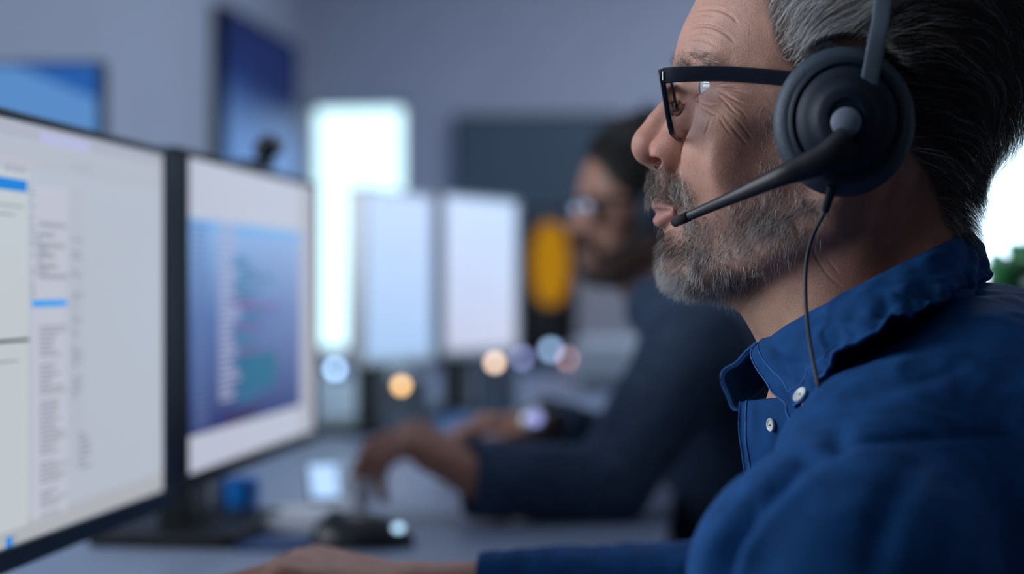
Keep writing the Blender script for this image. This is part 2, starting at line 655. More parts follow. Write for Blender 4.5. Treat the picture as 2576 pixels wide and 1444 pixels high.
def make_head(h, fine=True):
    V, Q = nets(lambda p: head_field(p), (-78, -96, -128), (166, 96, 192), h, sym=True)
    if not fine:
        return V, Q
    N = vnormals(V, Q)
    U = V.copy()
    U[:, 1] = -np.abs(U[:, 1])
    px, py = pix(head_world(U))
    side = np.clip((np.abs(V[:, 1]) - 2) / 4, 0, 1)
    disp = np.zeros(len(V))
    for line, dep, w in WR_NEAR:
        sm = catmull(np.array(line, float), 5)
        m = (px > sm[:, 0].min() - 20) & (px < sm[:, 0].max() + 20) & (py > sm[:, 1].min() - 20) & (py < sm[:, 1].max() + 20)
        dd, tt = poly_dist(px[m], py[m], sm)
        fade = np.sin(np.clip(tt, 0.02, 0.98) * math.pi) ** 0.6
        disp[m] += fade * dep * (-np.exp(-(dd / w) ** 2) + 0.2 * np.exp(-((dd - 2.2 * w) / (1.4 * w)) ** 2))
    disp += 0.35 * vnoise(V, 0.09, 3, 2) * np.clip((40 - V[:, 0]) / 20, 0, 1)
    V = V + N * (disp * np.where(py < 140, 1, side))[:, None]
    return V, Q
def skin_material(name, base, sub=0.35, tex=True):
    m = bpy.data.materials.new(name)
    m.use_nodes = True
    nt = m.node_tree
    L = nt.links.new
    b = nt.nodes['Principled BSDF']
    tc = nt.nodes.new('ShaderNodeTexCoord')
    at_ = nt.nodes.new('ShaderNodeAttribute')
    at_.attribute_name = 'col'
    def noise(scale, detail=3):
        n = nt.nodes.new('ShaderNodeTexNoise')
        n.inputs['Scale'].default_value = scale
        n.inputs['Detail'].default_value = detail
        L(tc.outputs['Object'], n.inputs['Vector'])
        return n
    n1 = noise(55)
    n2 = noise(900, 2)
    mr = nt.nodes.new('ShaderNodeMapRange')
    mr.inputs[1].default_value, mr.inputs[2].default_value = 0.3, 0.7
    mr.inputs[3].default_value, mr.inputs[4].default_value = 0.86, 1.12
    L(n1.outputs['Fac'], mr.inputs[0])
    mr2 = nt.nodes.new('ShaderNodeMapRange')
    mr2.inputs[1].default_value, mr2.inputs[2].default_value = 0.3, 0.7
    mr2.inputs[3].default_value, mr2.inputs[4].default_value = 0.9, 1.08
    L(n2.outputs['Fac'], mr2.inputs[0])
    mu = nt.nodes.new('ShaderNodeMath')
    mu.operation = 'MULTIPLY'
    L(mr.outputs[0], mu.inputs[0])
    L(mr2.outputs[0], mu.inputs[1])
    vm = nt.nodes.new('ShaderNodeVectorMath')
    vm.operation = 'SCALE'
    L(at_.outputs['Color'], vm.inputs[0])
    L(mu.outputs[0], vm.inputs['Scale'])
    L(vm.outputs[0], b.inputs['Base Color'])
    b.inputs['Roughness'].default_value = 0.5
    b.inputs['Specular IOR Level'].default_value = 0.42
    b.inputs['Subsurface Weight'].default_value = sub
    b.inputs['Subsurface Radius'].default_value = (1.0, 0.35, 0.18)
    b.inputs['Subsurface Scale'].default_value = 0.0022
    if tex:
        v = nt.nodes.new('ShaderNodeTexVoronoi')
        v.inputs['Scale'].default_value = 1350
        L(tc.outputs['Object'], v.inputs['Vector'])
        n3 = noise(1500, 3)
        ad = nt.nodes.new('ShaderNodeMath')
        ad.operation = 'ADD'
        L(v.outputs['Distance'], ad.inputs[0])
        L(n3.outputs['Fac'], ad.inputs[1])
        bp = nt.nodes.new('ShaderNodeBump')
        bp.inputs['Strength'].default_value = 0.32
        bp.inputs['Distance'].default_value = 0.0004
        L(ad.outputs[0], bp.inputs['Height'])
        L(bp.outputs['Normal'], b.inputs['Normal'])
    return m
# ------------------------------------------------------------------ hair strands as fine tubes (head millimetres)
def sample_surface(V, Q, w, n, rs):
    c = V[Q].mean(1)
    a = np.linalg.norm(np.cross(V[Q[:, 2]] - V[Q[:, 0]], V[Q[:, 3]] - V[Q[:, 1]]), axis=1) * 0.5
    p = np.cumsum(a * w)
    f = np.searchsorted(p, rs.random(n) * p[-1]).clip(0, len(Q) - 1)
    u, v = rs.random(n)[:, None], rs.random(n)[:, None]
    q = V[Q[f]]
    P = q[:, 0] * (1 - u) * (1 - v) + q[:, 1] * u * (1 - v) + q[:, 2] * u * v + q[:, 3] * (1 - u) * v
    N = np.cross(q[:, 2] - q[:, 0], q[:, 3] - q[:, 1])
    return P, N / (np.linalg.norm(N, axis=1, keepdims=True) + 1e-9)

def field_dn(P, e=0.8):
    P = P.astype(np.float32)
    d = head_field(P, ears=False)
    g = np.stack([head_field(P + np.eye(3, dtype=np.float32)[i] * e, ears=False) - d for i in range(3)], 1)
    return d, g / (np.linalg.norm(g, axis=1, keepdims=True) + 1e-6)

def unit(a):
    return a / (np.linalg.norm(a, axis=-1, keepdims=True) + 1e-9)

def grow(P0, N0, length, steps, dirfn, lift, wave, wfreq, curl, rs, stand=0.9, avoid=None):
    """strands that leave the skin and follow dirfn(P) at a growing height"""
    n = len(P0)
    P = P0 - N0 * 0.3
    out = [P]
    d0 = unit(dirfn(P0) + N0 * stand + rs.normal(0, 0.28, (n, 3)))
    ph = rs.normal(0, 1, (n, 3))
    s = np.zeros(n)
    for i in range(steps):
        st = length / steps
        D = dirfn(P)
        wv = np.stack([vnoise(P, wfreq, 5 + k) for k in range(3)], 1)
        ph = 0.7 * ph + rs.normal(0, 0.5, (n, 3))
        t = min(1.0, (i + 0.6) / (0.45 * steps))
        d0 = unit(d0 * (1 - 0.55 * t) + 0.55 * t * unit(D + wave * wv + curl * ph))
        P = P + d0 * st[:, None]
        s += st
        d, g = field_dn(P)
        tgt = np.minimum(lift, s * 0.8)
        push = tgt - d
        push = np.where(push > 0, push, push * 0.22)
        P = P + g * push[:, None]
        if avoid is not None:
            P = avoid(P)
        out.append(P)
    return np.stack(out, 1)

def tubes(S_, rad, col, taper=0.25):
    """S_ (n,k,3) strands -> three-sided tubes; rad (n,), col (n,3) -> V, faces, colours"""
    n, k, _ = S_.shape
    T = np.gradient(S_, axis=1)
    T = unit(T)
    up = np.array([0.31, 0.87, 0.38])
    A = unit(np.cross(T, up))
    B = np.cross(T, A)
    w = np.linspace(1, taper, k)[None, :, None] * rad[:, None, None]
    V = []
    for j in range(3):
        a = 2 * math.pi * j / 3
        V.append(S_ + A * w * math.cos(a) + B * w * math.sin(a))
    V = np.stack(V, 2)                                   # n,k,3,3
    idx = np.arange(n * k * 3).reshape(n, k, 3)
    a, b = idx[:, :-1], idx[:, 1:]
    q = np.stack([a, np.roll(a, -1, 2), np.roll(b, -1, 2), b], -1).reshape(-1, 4)
    return V.reshape(-1, 3), q, np.repeat(col, k * 3, 0)

def hair_material(name, rough=0.35):
    m = bpy.data.materials.new(name)
    m.use_nodes = True
    nt = m.node_tree
    b = nt.nodes['Principled BSDF']
    a = nt.nodes.new('ShaderNodeAttribute')
    a.attribute_name = 'col'
    nt.links.new(a.outputs['Color'], b.inputs['Base Color'])
    b.inputs['Roughness'].default_value = rough
    b.inputs['Specular IOR Level'].default_value = 0.5
    return m

def px_near(V):
    U = V.copy()
    U[:, 1] = -np.abs(U[:, 1])
    return pix(head_world(U))

BEARD = [(1930, 250), (1985, 240), (2030, 470), (2090, 495), (2080, 560), (2045, 605), (1995, 645), (1950, 695), (1890, 728),
         (1800, 775), (1690, 775), (1590, 700), (1590, 640), (1640, 625), (1700, 610), (1716, 560), (1748, 545), (1790, 535), (1836, 505), (1880, 470),
         (1905, 410), (1922, 340)]
STACHE = [(1645, 414), (1690, 424), (1722, 448), (1744, 492), (1750, 560), (1728, 590), (1712, 560), (1704, 522), (1670, 502), (1625, 500), (1590, 470)]
SOUL = [(1600, 574), (1690, 576), (1704, 600), (1700, 640), (1600, 640)]
BROW = [(1690, 148), (1722, 130), (1758, 126), (1792, 142), (1816, 162), (1800, 168), (1740, 164), (1690, 166)]
SIDE = [(1925, -20), (1934, 40), (1950, 105), (1972, 150), (1990, 172), (1986, 250), (2010, 270), (2160, 180), (2290, 380), (2330, 430), (2370, 540), (2400, 600), (2900, 640), (2900, -900), (1700, -900), (1830, -300), (1895, -120)]

def scalp_mask(V):
    px, py = px_near(V)
    m = soft_poly(px, py, SIDE, 10)
    return m

def hair_dir(P):
    x, y, z = P[:, 0], P[:, 1], P[:, 2]
    back = np.clip((x - 60) / 80, 0, 1)
    low = np.clip((70 - z) / 70, 0, 1)
    D = np.stack([0.85 - 0.75 * back * back, 0 * x, 0.62 - 1.45 * back - 0.5 * low], 1)
    top = np.clip((z - 130) / 40, 0, 1)
    D[:, 2] *= 1 - 0.7 * top
    D[:, 1] = -np.sign(y) * 0.15 * back
    nape = np.clip((20 - z) / 25, 0, 1) * back
    D[:, 0] += 0.75 * nape
    return unit(D)

def beard_dir(P):
    x, y, z = P[:, 0], P[:, 1], P[:, 2]
    D = np.stack([-0.25 + 0.0 * x, np.sign(y) * 0.12, -1 + 0 * x], 1)
    jaw = np.clip((-15 - z) / 25, 0, 1) * np.clip((30 - x) / 40, 0, 1)
    D[:, 0] += 0.45 * jaw * np.clip((x + 45) / 20, 0, 1) - 0.25 * jaw
    return unit(D)

def stache_dir(P):
    x, y, z = P[:, 0], P[:, 1], P[:, 2]
    return unit(np.stack([-0.42 + np.abs(y) * 0.034, np.sign(y) * (0.18 + np.abs(y) * 0.02), -0.9 + 0 * x], 1))
# ------------------------------------------------------------------ the grey-bearded man: head, hair, beard
man = root('person', 'grey-bearded man in dark glasses and a headset, in a blue denim shirt, facing the screens', 'person', (HO[0] + 0.1, HY, 0.0))
HV, HQ = make_head(HEAD_H)
HN = vnormals(HV, HQ)
hx, hy_ = px_near(HV)
HX, HZ = HV[:, 0], HV[:, 2]

SKIN = np.array([0.48, 0.250, 0.188])
col = np.tile(SKIN, (len(HV), 1))
def blend(mask, c):
    global col
    col = col * (1 - mask[:, None]) + np.array(c) * mask[:, None]
g2 = lambda cx, cy, rx, ry: np.exp(-(((hx - cx) / rx) ** 2 + ((hy_ - cy) / ry) ** 2))
blend(0.55 * g2(1640, 350, 70, 60), (0.46, 0.16, 0.12))          # redder nose
blend(0.35 * g2(1830, 380, 70, 80), (0.53, 0.23, 0.185))
blend(0.45 * g2(1790, 290, 60, 60), (0.56, 0.31, 0.18))          # tan below the eye
blend(0.5 * g2(1790, 232, 34, 20), (0.38, 0.19, 0.165))
neck_m = np.clip((hy_ - 700) / 80, 0, 1) * np.clip((2080 - hx) / 80, 0, 1)
blend(0.6 * neck_m, (0.52, 0.31, 0.20))
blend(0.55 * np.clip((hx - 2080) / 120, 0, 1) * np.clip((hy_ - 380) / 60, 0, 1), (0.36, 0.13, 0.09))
lipc = np.array([[1625, 503], [1668, 507], [1700, 521], [1712, 528], [1700, 545], [1668, 572], [1625, 572]])
blend(0.9 * soft_poly(hx, hy_, [tuple(p) for p in lipc], 6), (0.41, 0.18, 0.155))
bm_ = np.maximum.reduce([0.85 * soft_poly(hx, hy_, BEARD, 25), soft_poly(hx, hy_, STACHE, 14), soft_poly(hx, hy_, SOUL, 14)])
blend(0.38 * bm_, (0.17, 0.125, 0.11))
blend(0.8 * scalp_mask(HV), (0.045, 0.034, 0.030))
m_skin = skin_material('weathered_skin', tuple(SKIN))
m_eye = None

def eye_material():
    m = bpy.data.materials.new('eyeball')
    m.use_nodes = True
    nt = m.node_tree
    b = nt.nodes['Principled BSDF']
    a = nt.nodes.new('ShaderNodeAttribute')
    a.attribute_name = 'col'
    nt.links.new(a.outputs['Color'], b.inputs['Base Color'])
    b.inputs['Roughness'].default_value = 0.08
    b.inputs['Coat Weight'].default_value = 0.6
    return m
m_eye = eye_material()

def uv_ball(c, r, n=48, pole=(-1, 0, 0)):
    """sphere with its pole towards the gaze; returns V,Q,angle from the pole"""
    th = np.linspace(0.001, math.pi - 0.001, n // 2 + 1)
    ph = np.linspace(0, 2 * math.pi, n, endpoint=False)
    T, Pp = np.meshgrid(th, ph, indexing='ij')
    pole = np.array(pole, float)
    pole /= np.linalg.norm(pole)
    a = np.cross(pole, [0, 0, 1.0])
    a /= np.linalg.norm(a)
    b = np.cross(a, pole)
    bulge = 1 + 0.055 * np.clip(1 - (T / 0.5) ** 2, 0, 1)
    V = (np.cos(T)[..., None] * pole + np.sin(T)[..., None] * (np.cos(Pp)[..., None] * a + np.sin(Pp)[..., None] * b)) * (r * bulge)[..., None]
    V = V.reshape(-1, 3) + np.array(c)
    I = np.arange(len(th) * n).reshape(len(th), n)
    Q = np.stack([I[:-1], I[1:], np.roll(I[1:], -1, 1), np.roll(I[:-1], -1, 1)], -1).reshape(-1, 4)
    return V, Q, T.ravel()

def eye_cols(T):
    c = np.tile([0.62, 0.60, 0.60], (len(T), 1))
    c[T < 0.5] = (0.10, 0.16, 0.20)
    c[T < 0.19] = (0.005, 0.005, 0.006)
    return c

eV, eQ, eC = [], [], []
for s in (1, -1):
    v, q, t = uv_ball(EYE * np.array([1, s, 1]), ER, pole=(-1, 0.05 * s, -0.02))
    eV.append(v)
    eQ.append(q)
    eC.append(eye_cols(t))

def hair_part(name, V, Q, C_, m, parent):
    return mesh_np(name, head_world(V), Q, m, parent, attrs={'col': ('COLOR', C_)})

m_hair = hair_material('grey_hair')
rs = np.random.default_rng(5)
fc = HV[HQ].mean(1)
fpx, fpy = px_near(fc)

def cup_avoid(P):
    """hair is pressed flat under the ear cushion"""
    r = np.hypot((P[:, 0] - 52) / 36.0, (P[:, 2] - 43) / 38.0)
    lim = 80.0
    m = (r < 1.02) & (np.abs(P[:, 1]) > lim - 4)
    P = P.copy()
    P[m, 1] = np.sign(P[m, 1]) * np.minimum(np.abs(P[m, 1]), lim - 4)
    return P

# scalp hair
w = soft_poly(fpx, fpy, SIDE, 10)
earcut = np.hypot((fc[:, 0] - 57) / 17, (fc[:, 2] - 40) / 30) < 1
w *= 1 + 2.0 * soft_poly(fpx, fpy, [(2030, 60), (2240, 50), (2250, 150), (2160, 185), (2050, 230), (2010, 180)], 20)
w[earcut & (np.abs(fc[:, 1]) > 60)] = 0
w *= np.where(fc[:, 2] > 150, 0.35, 1) * np.where(fc[:, 1] > 10, 0.45, 1)
n = N_HAIR
P, Nn = sample_surface(HV, HQ, w, n, rs)
ppx, ppy = px_near(P)
edge = np.clip((P[:, 0] - 4) / 30, 0, 1)
nape = np.clip((25 - P[:, 2]) / 30, 0, 1)
ln = (12 + 20 * edge - 9 * nape) * rs.uniform(0.7, 1.25, n)
lift = (1.5 + 8.5 * edge * (1 - 0.45 * nape)) * rs.uniform(0.25, 1.0, n)
st = grow(P, Nn, ln, 8, hair_dir, lift, 0.75, 0.055, 0.16, rs, stand=0.5, avoid=cup_avoid)
temple = np.clip(1 - (P[:, 0] - 20) / 55, 0, 1) * np.clip((P[:, 2] - 30) / 40, 0, 1)
grey = rs.random(n) < 0.08 + 0.72 * temple
hc = np.where(grey[:, None], np.array([0.74, 0.74, 0.76]) * rs.uniform(0.5, 1.3, (n, 1)), np.array([0.030, 0.022, 0.018]) * rs.uniform(0.6, 1.6, (n, 1)))
v, q, c = tubes(st, rs.uniform(0.055, 0.10, n), hc)
hair_part('hair', v, q, c, m_hair, man)

# beard and moustache
def beard_piece(name, poly, soft, n, length, dirfn, stand, wave, curl, greyfn, r0, r1, lift0, lift1, dark=(0.055, 0.036, 0.027), steps=6, dens=None):
    w = soft_poly(fpx, fpy, poly, soft) ** 1.5
    if dens is not None:
        w = w * dens(fc, fpx, fpy)
    P, Nn = sample_surface(HV, HQ, w, n, rs)
    a, b = px_near(P)
    ln = length(P, a, b) * rs.uniform(0.6, 1.3, n)
    st = grow(P, Nn, ln, steps, dirfn, rs.uniform(lift0, lift1, n), wave, 0.16, curl, rs, stand=stand)
    g = rs.random(n) < greyfn(P, a, b)
    hc = np.where(g[:, None], np.array([0.80, 0.79, 0.78]) * rs.uniform(0.6, 1.2, (n, 1)), np.array(dark) * rs.uniform(0.6, 1.7, (n, 1)))
    v, q, c = tubes(st, rs.uniform(r0, r1, n), hc)
    return v, q, c

def cat(parts):
    V, Q, Cc, o = [], [], [], 0
    for v, q, c in parts:
        V.append(v)
        Q.append(q + o)
        Cc.append(c)
        o += len(v)
    return np.concatenate(V), np.concatenate(Q), np.concatenate(Cc)

def beard_grey(P, a, b):
    chin = np.exp(-(((a - 1680) / 60) ** 2 + ((b - 690) / 60) ** 2))
    dark = np.exp(-(((a - 1700) / 45) ** 2 + ((b - 610) / 45) ** 2)) + 0.7 * np.exp(-(((a - 1790) / 40) ** 2 + ((b - 690) / 40) ** 2))
    return np.clip(0.62 + 0.3 * chin - 0.4 * dark, 0.1, 0.95)

def beard_dens(c, a, b):
    return np.clip(0.35 + 0.9 * np.exp(-(((a - 1720) / 90) ** 2 + ((b - 680) / 80) ** 2)) + 0.35 * np.exp(-(((a - 1960) / 80) ** 2 + ((b - 540) / 90) ** 2)), 0, 1.4) * np.where(a > 1925, np.where(b < 440, 0.4, 1), 1) * (0.6 + 0.8 * np.clip(vnoise(c, 0.10, 9), -0.5, 1))

b1 = beard_piece('beard', BEARD, 22, N_BEARD, lambda P, a, b: 6.5 + 3.2 * np.exp(-(((a - 1690) / 90) ** 2 + ((b - 690) / 90) ** 2)) + 3.5 * np.exp(-(((a - 1960) / 90) ** 2 + ((b - 560) / 100) ** 2)),
                 beard_dir, 0.75, 0.8, 0.42, beard_grey, 0.065, 0.12, 1.0, 5.5, dens=beard_dens)
b2 = beard_piece('beard', SOUL, 14, N_BEARD // 10, lambda P, a, b: 6.5 + 0 * a, beard_dir, 0.9, 0.6, 0.35, lambda P, a, b: 0.25 + 0 * a, 0.05, 0.085, 1.5, 5)
V_, Q_, C_ = cat([b1, b2])
hair_part('beard', V_, Q_, C_, m_hair, man)
b3 = beard_piece('moustache', STACHE, 10, N_BEARD // 3, lambda P, a, b: 9.0 + 2.5 * np.clip((1690 - a) / 60, 0, 1), stache_dir, 0.85, 0.5, 0.28,
                 lambda P, a, b: 0.16 + 0.45 * np.clip((a - 1690) / 50, 0, 1), 0.055, 0.09, 1.5, 5.0, dark=(0.085, 0.052, 0.034))
hair_part('moustache', *b3, m_hair, man)
b4 = beard_piece('eyebrow', BROW, 8, 900, lambda P, a, b: 7.0 + 0 * a, lambda P: unit(np.stack([0.9 + 0 * P[:, 0], np.sign(P[:, 1]) * 0.2, -0.12 + 0 * P[:, 0]], 1)), 0.55, 0.3, 0.2,
                 lambda P, a, b: 0.35 + 0 * a, 0.05, 0.085, 1.0, 3.0, dark=(0.06, 0.045, 0.038), steps=5)
hair_part('eyebrow', *b4, m_hair, man)

# eyelashes
for sg in (1, -1):
    lv = []
    for k in range(44):
        az = math.radians(rs.uniform(-55, 62))
        upper = rs.random() < 0.68
        el = math.radians(17 if upper else -19)
        dirv = np.array([-math.cos(az) * math.cos(el), -math.sin(az) * math.cos(el), math.sin(el)])
        p0 = EYE + dirv * 13.3
        L_ = rs.uniform(5, 8) if upper else rs.uniform(3, 5)
        d_ = np.array([-math.cos(az), -math.sin(az) * 0.8, 0.05 if upper else -0.35])
        c_ = np.array([0, 0, 0.55 if upper else -0.3])
        lv.append([(p0 + d_ * L_ * t + c_ * L_ * t * t) * np.array([1, sg, 1]) for t in np.linspace(0, 1, 5)])
    v, q, c = tubes(np.array(lv), np.full(len(lv), 0.075), np.tile([0.02, 0.014, 0.012], (len(lv), 1)))
    hair_part('eyelashes', v, q, c, m_hair, man)
# ------------------------------------------------------------------ eyeglasses and headset of the man in front
R_ = np.array(Matrix.Rotation(HYAW, 3, 'Z'))
def mm(W):
    """world -> head millimetres"""
    return ((np.asarray(W, float) - HO) * 1000 - PIV) @ R_ + PIV

def head_mat(M):
    return M

def bm_mm(name, bm, m, parent, **k):
    """bmesh drawn in head millimetres -> object"""
    for v in bm.verts:
        v.co = Vector(head_world(np.array(v.co)[None])[0])
    return bm_obj(name, bm, m, parent, **k)

m_black = mat('black_plastic', (0.009, 0.010, 0.018), 0.42, noise=0.2, nscale=90, spec=0.35)
m_frame = mat('dark_navy_acetate', (0.010, 0.014, 0.030), 0.30)
m_pad = mat('ear_cushion_leatherette', (0.024, 0.044, 0.075), 0.55, bump=0.3, bscale=900)
m_shell = mat('headset_shell', (0.006, 0.015, 0.030), 0.55, spec=0.22)
m_silver = mat('blue_grey_band_metal', (0.16, 0.21, 0.27), 0.34, metal=0.55)
m_steel = mat('polished_steel', (0.45, 0.46, 0.48), 0.22, metal=1.0)
m_button = mat('grey_button', (0.18, 0.22, 0.30), 0.5)
m_cable = mat('cable_rubber', (0.014, 0.017, 0.026), 0.5)

def glass_material(name, tint=(0.92, 0.95, 0.98)):
    m = bpy.data.materials.new(name)
    m.use_nodes = True
    nt = m.node_tree
    nt.nodes.clear()
    o = nt.nodes.new('ShaderNodeOutputMaterial')
    t = nt.nodes.new('ShaderNodeBsdfTransparent')
    t.inputs[0].default_value = (*tint, 1)
    g = nt.nodes.new('ShaderNodeBsdfGlossy')
    g.inputs['Roughness'].default_value = 0.03
    f = nt.nodes.new('ShaderNodeFresnel')
    f.inputs[0].default_value = 1.5
    mx = nt.nodes.new('ShaderNodeMixShader')
    nt.links.new(f.outputs[0], mx.inputs[0])
    nt.links.new(t.outputs[0], mx.inputs[1])
    nt.links.new(g.outputs[0], mx.inputs[2])
    nt.links.new(mx.outputs[0], o.inputs[0])
    return m
m_lens = glass_material('clear_lens', (0.80, 0.84, 0.92))

gl = root('eyeglasses', 'dark-framed rectangular eyeglasses on the nose of the grey-bearded man', 'glasses', at(1668, 187, 0.85))
hin = mm(at(1672, 185, HY - 0.068))                    # hinge corner
zt = mm(at(1690, 168, HY - 0.06))[2]
zb = mm(at(1692, 344, HY - 0.05))[2]
xt = hin[0] - 4.0
xb_ = xt + 6.2
zm, hh = (zt + zb) / 2, (zt - zb) / 2

def lens_outline(side, grow_=0.0, n=8):
    """rounded lens shape: list of (y, s) with s the height fraction measured from the centre"""
    yo, yi = -67.0, -11.0
    w_, h_ = (yi - yo) / 2 + grow_, hh - 1.5 + grow_
    pts = []
    for (cx, cz, a0, r) in ((1, 1, 0, 7), (-1, 1, 90, 5), (-1, -1, 180, 12), (1, -1, 270, 13)):
        for i in range(n + 1):
            a = math.radians(a0 + 90 * i / n)
            pts.append(((yo + yi) / 2 + cx * (w_ - r) + r * math.cos(a), cz * (h_ - r) + r * math.sin(a)))
    return [(y * (1 if side > 0 else -1), z) for y, z in pts]

def front_x(y, z):
    return xt + (xb_ - xt) * (hh - z) / (2 * hh) + 0.0002 * y * y - 0.5

for side in (1, -1):
    o_ = lens_outline(side)
    path = [Vector((front_x(y, z), y, zm + z)) for y, z in o_]
    bm = bmesh.new()
    rings = []
    cen = Vector((0, np.mean([p[0] for p in o_]), 0))
    for (y, z) in o_:
        top = 1 if z > hh * 0.55 else 0
        th = 2.1 + 2.0 * top
        nrm = Vector((0, y - cen.y, z)).normalized()
        ring = []
        for a, b in rrect(3.3, th, 0.8, 3):
            ring.append(bm.verts.new(Vector((front_x(y, z) + a, y, zm + z)) + nrm * b))
        rings.append(ring)
    for i in range(len(rings)):
        A, B = rings[i], rings[(i + 1) % len(rings)]
        for k in range(len(A)):
            j = (k + 1) % len(A)
            bm.faces.new((A[k], A[j], B[j], B[k]))
    bm_mm('rim', bm, m_frame, gl, smooth=True, angle=40)
    bm = bmesh.new()
    f1 = [bm.verts.new((front_x(y, z) - 0.8 + 0.0, y * 0.995, zm + z)) for y, z in o_]
    f2 = [bm.verts.new((front_x(y, z) + 0.8, y * 0.995, zm + z)) for y, z in o_]
    bm.faces.new(f1)
    bm.faces.new(f2[::-1])
    for i in range(len(f1)):
        j = (i + 1) % len(f1)
        bm.faces.new((f1[i], f1[j], f2[j], f2[i]))
    bm_mm('lens', bm, m_lens, gl)
    s = side
    # temple arm: bar from the hinge back over the ear
    earp = mm(at(2012, 198, HY - 0.083))
    pts = [(hin[0] - 1.5, -68.5 * s, hin[2]), (hin[0] + 9, -71.5 * s, hin[2]), (hin[0] + 35, -76 * s, hin[2] - 1.2),
           (earp[0], -82.5 * s, earp[2] - 0.3), (earp[0] + 12, -83.0 * s, earp[2] - 3.5), (earp[0] + 26, -80.0 * s, earp[2] - 16), (earp[0] + 33, -76 * s, earp[2] - 34)]
    pp = catmull(pts, 8)
    k = np.linspace(0, 1, len(pp))
    sc = [(1.0, 1.0 - 0.10 * t + (-0.35 * max(0, (t - 0.6) / 0.4))) for t in k]
    bm = bmesh.new()
    sweep(bm, pp, rrect(3.0, 8.6, 0.9, 3), scale=sc)
    arm = bm_mm('temple_arm', bm, m_frame, gl, smooth=True, angle=40)
    bm = bmesh.new()
    bx(bm, (hin[0] - 1.2, -70.2 * s, hin[2] - 0.5), (1.4, 0.8, 5.0))
    hg = bm_mm('hinge', bm, m_steel, gl, bevel=0.0003)
    hg['label'] = 'small metal hinge plate'
    bm = bmesh.new()
    ball(bm, (-42.5, -14.6 * s, 51.0), (3.2, 1.7, 6.2), 20, Matrix.Rotation(math.radians(-14), 3, 'Y'))
    cyl(bm, (-43.5, -14.4 * s, 52.0), (front_x(11, -2) + 1.0, -11.5 * s, zm - 1), 0.7, seg=10)
    pdd = bm_mm('nose_pad', bm, glass_material('nose_pad_silicone', (0.75, 0.66, 0.60)) if s == 1 else bpy.data.materials['nose_pad_silicone'], gl, smooth=True)
bm = bmesh.new()
zbr = zm + hh - 4
sweep(bm, catmull([(front_x(11, hh - 4), -11.5, zbr - 1), (front_x(5, hh - 4) - 1.2, -5, zbr + 1.2), (front_x(5, hh - 4) - 1.2, 5, zbr + 1.2), (front_x(11, hh - 4), 11.5, zbr - 1)], 6), rrect(3.4, 4.4, 0.9, 3))
bm_mm('bridge', bm, m_frame, gl, smooth=True, angle=40)

# ---------------- headset
CUPC = mm(at(2122, 307, HY - 0.088))
def make_headset(hroot, ms):
    cx, cz = CUPC[0], CUPC[2]
    mpad, mshell, msil, mbut, mblk, mcab = ms
    for s in (1, -1):
        Y = lambda v: -v * s
        # lathe around y
        M = Matrix(((1, 0, 0), (0, 0, -s), (0, 1, 0)))
        K = 1.075
        bm = bmesh.new()
        prof = [(17, 84.0), (20, 81.5), (26, 79.8), (31, 80.5), (34.6, 83), (36.2, 87), (36.0, 91.5), (33.5, 95.5), (29, 97.4), (25, 96.6)]
        lathe(bm, (0, 0, 0), prof, 56, M)
        for v in bm.verts:
            v.co.z *= K
        bmesh.ops.translate(bm, verts=bm.verts, vec=(cx, 0, cz))
        bm_mm('ear_cushion', bm, mpad, hroot, smooth=True)
        bm = bmesh.new()
        prof = [(0.01, 93), (28.5, 93), (29.6, 95), (29.8, 99), (28.6, 101), (27.0, 101.4), (26.6, 100.6), (25.6, 100.7), (24.5, 103), (20, 106), (16.5, 107.2), (15.5, 109.2), (13.5, 110.6), (9.2, 111.0), (8.6, 110.2), (0.01, 110.2)]
        lathe(bm, (0, 0, 0), prof, 56, M)
        for v in bm.verts:
            v.co.z *= K
        bmesh.ops.translate(bm, verts=bm.verts, vec=(cx + 1.5, 0, cz))
        bm_mm('ear_cup', bm, mshell, hroot, smooth=True, angle=50)
        bm = bmesh.new()
        prof = [(0.01, 110.4), (6.4, 110.4), (7.4, 111), (7.6, 111.8), (7.0, 112.5), (0.01, 112.9)]
        lathe(bm, (0, 0, 0), prof, 36, M)
        bmesh.ops.translate(bm, verts=bm.verts, vec=(cx + 1.5, 0, cz - 2.5))
        b = bm_mm('hub_button', bm, mbut, hroot, smooth=True, angle=50)
        b['label'] = 'round grey hub button'
    # headband
    b0 = mm(at(2181, 240, HY - 0.104))
    b1 = mm(at(2203, 120, HY - 0.103))
    b2 = mm(at(2221, 5, HY - 0.098))
    pts = [(b0[0], -104, b0[2]), (b1[0], -103.5, b1[2]), (b2[0], -98, b2[2]), (b2[0] + 4, -82, 158), (b2[0] + 5, -48, 192), (b2[0] + 5, 0, 203)]
    pts = pts + [(x, -y, z) for x, y, z in pts[-2::-1]]
    bm = bmesh.new()
    pp = catmull(pts, 10)
    sweep(bm, pp, rrect(9.2, 3.4, 1.3, 3), up=(0, 0, 1) if False else (1, 0.001, 0), scale=[(0.38, 2.6)] * len(pp))
    bm_mm('headband', bm, msil, hroot, smooth=True, angle=40)
    for s in (1, -1):
        bm = bmesh.new()
        sweep(bm, catmull([(b0[0] - 1, -103.5 * s, b0[2] + 6), (b0[0] - 3, -105.5 * s, b0[2] - 4), (b0[0] - 6, -106.0 * s, b0[2] - 14)], 5), rrect(4, 13, 1.5, 3), up=(1, 0.001, 0))
        bm_mm('yoke', bm, mshell, hroot, smooth=True, angle=40)

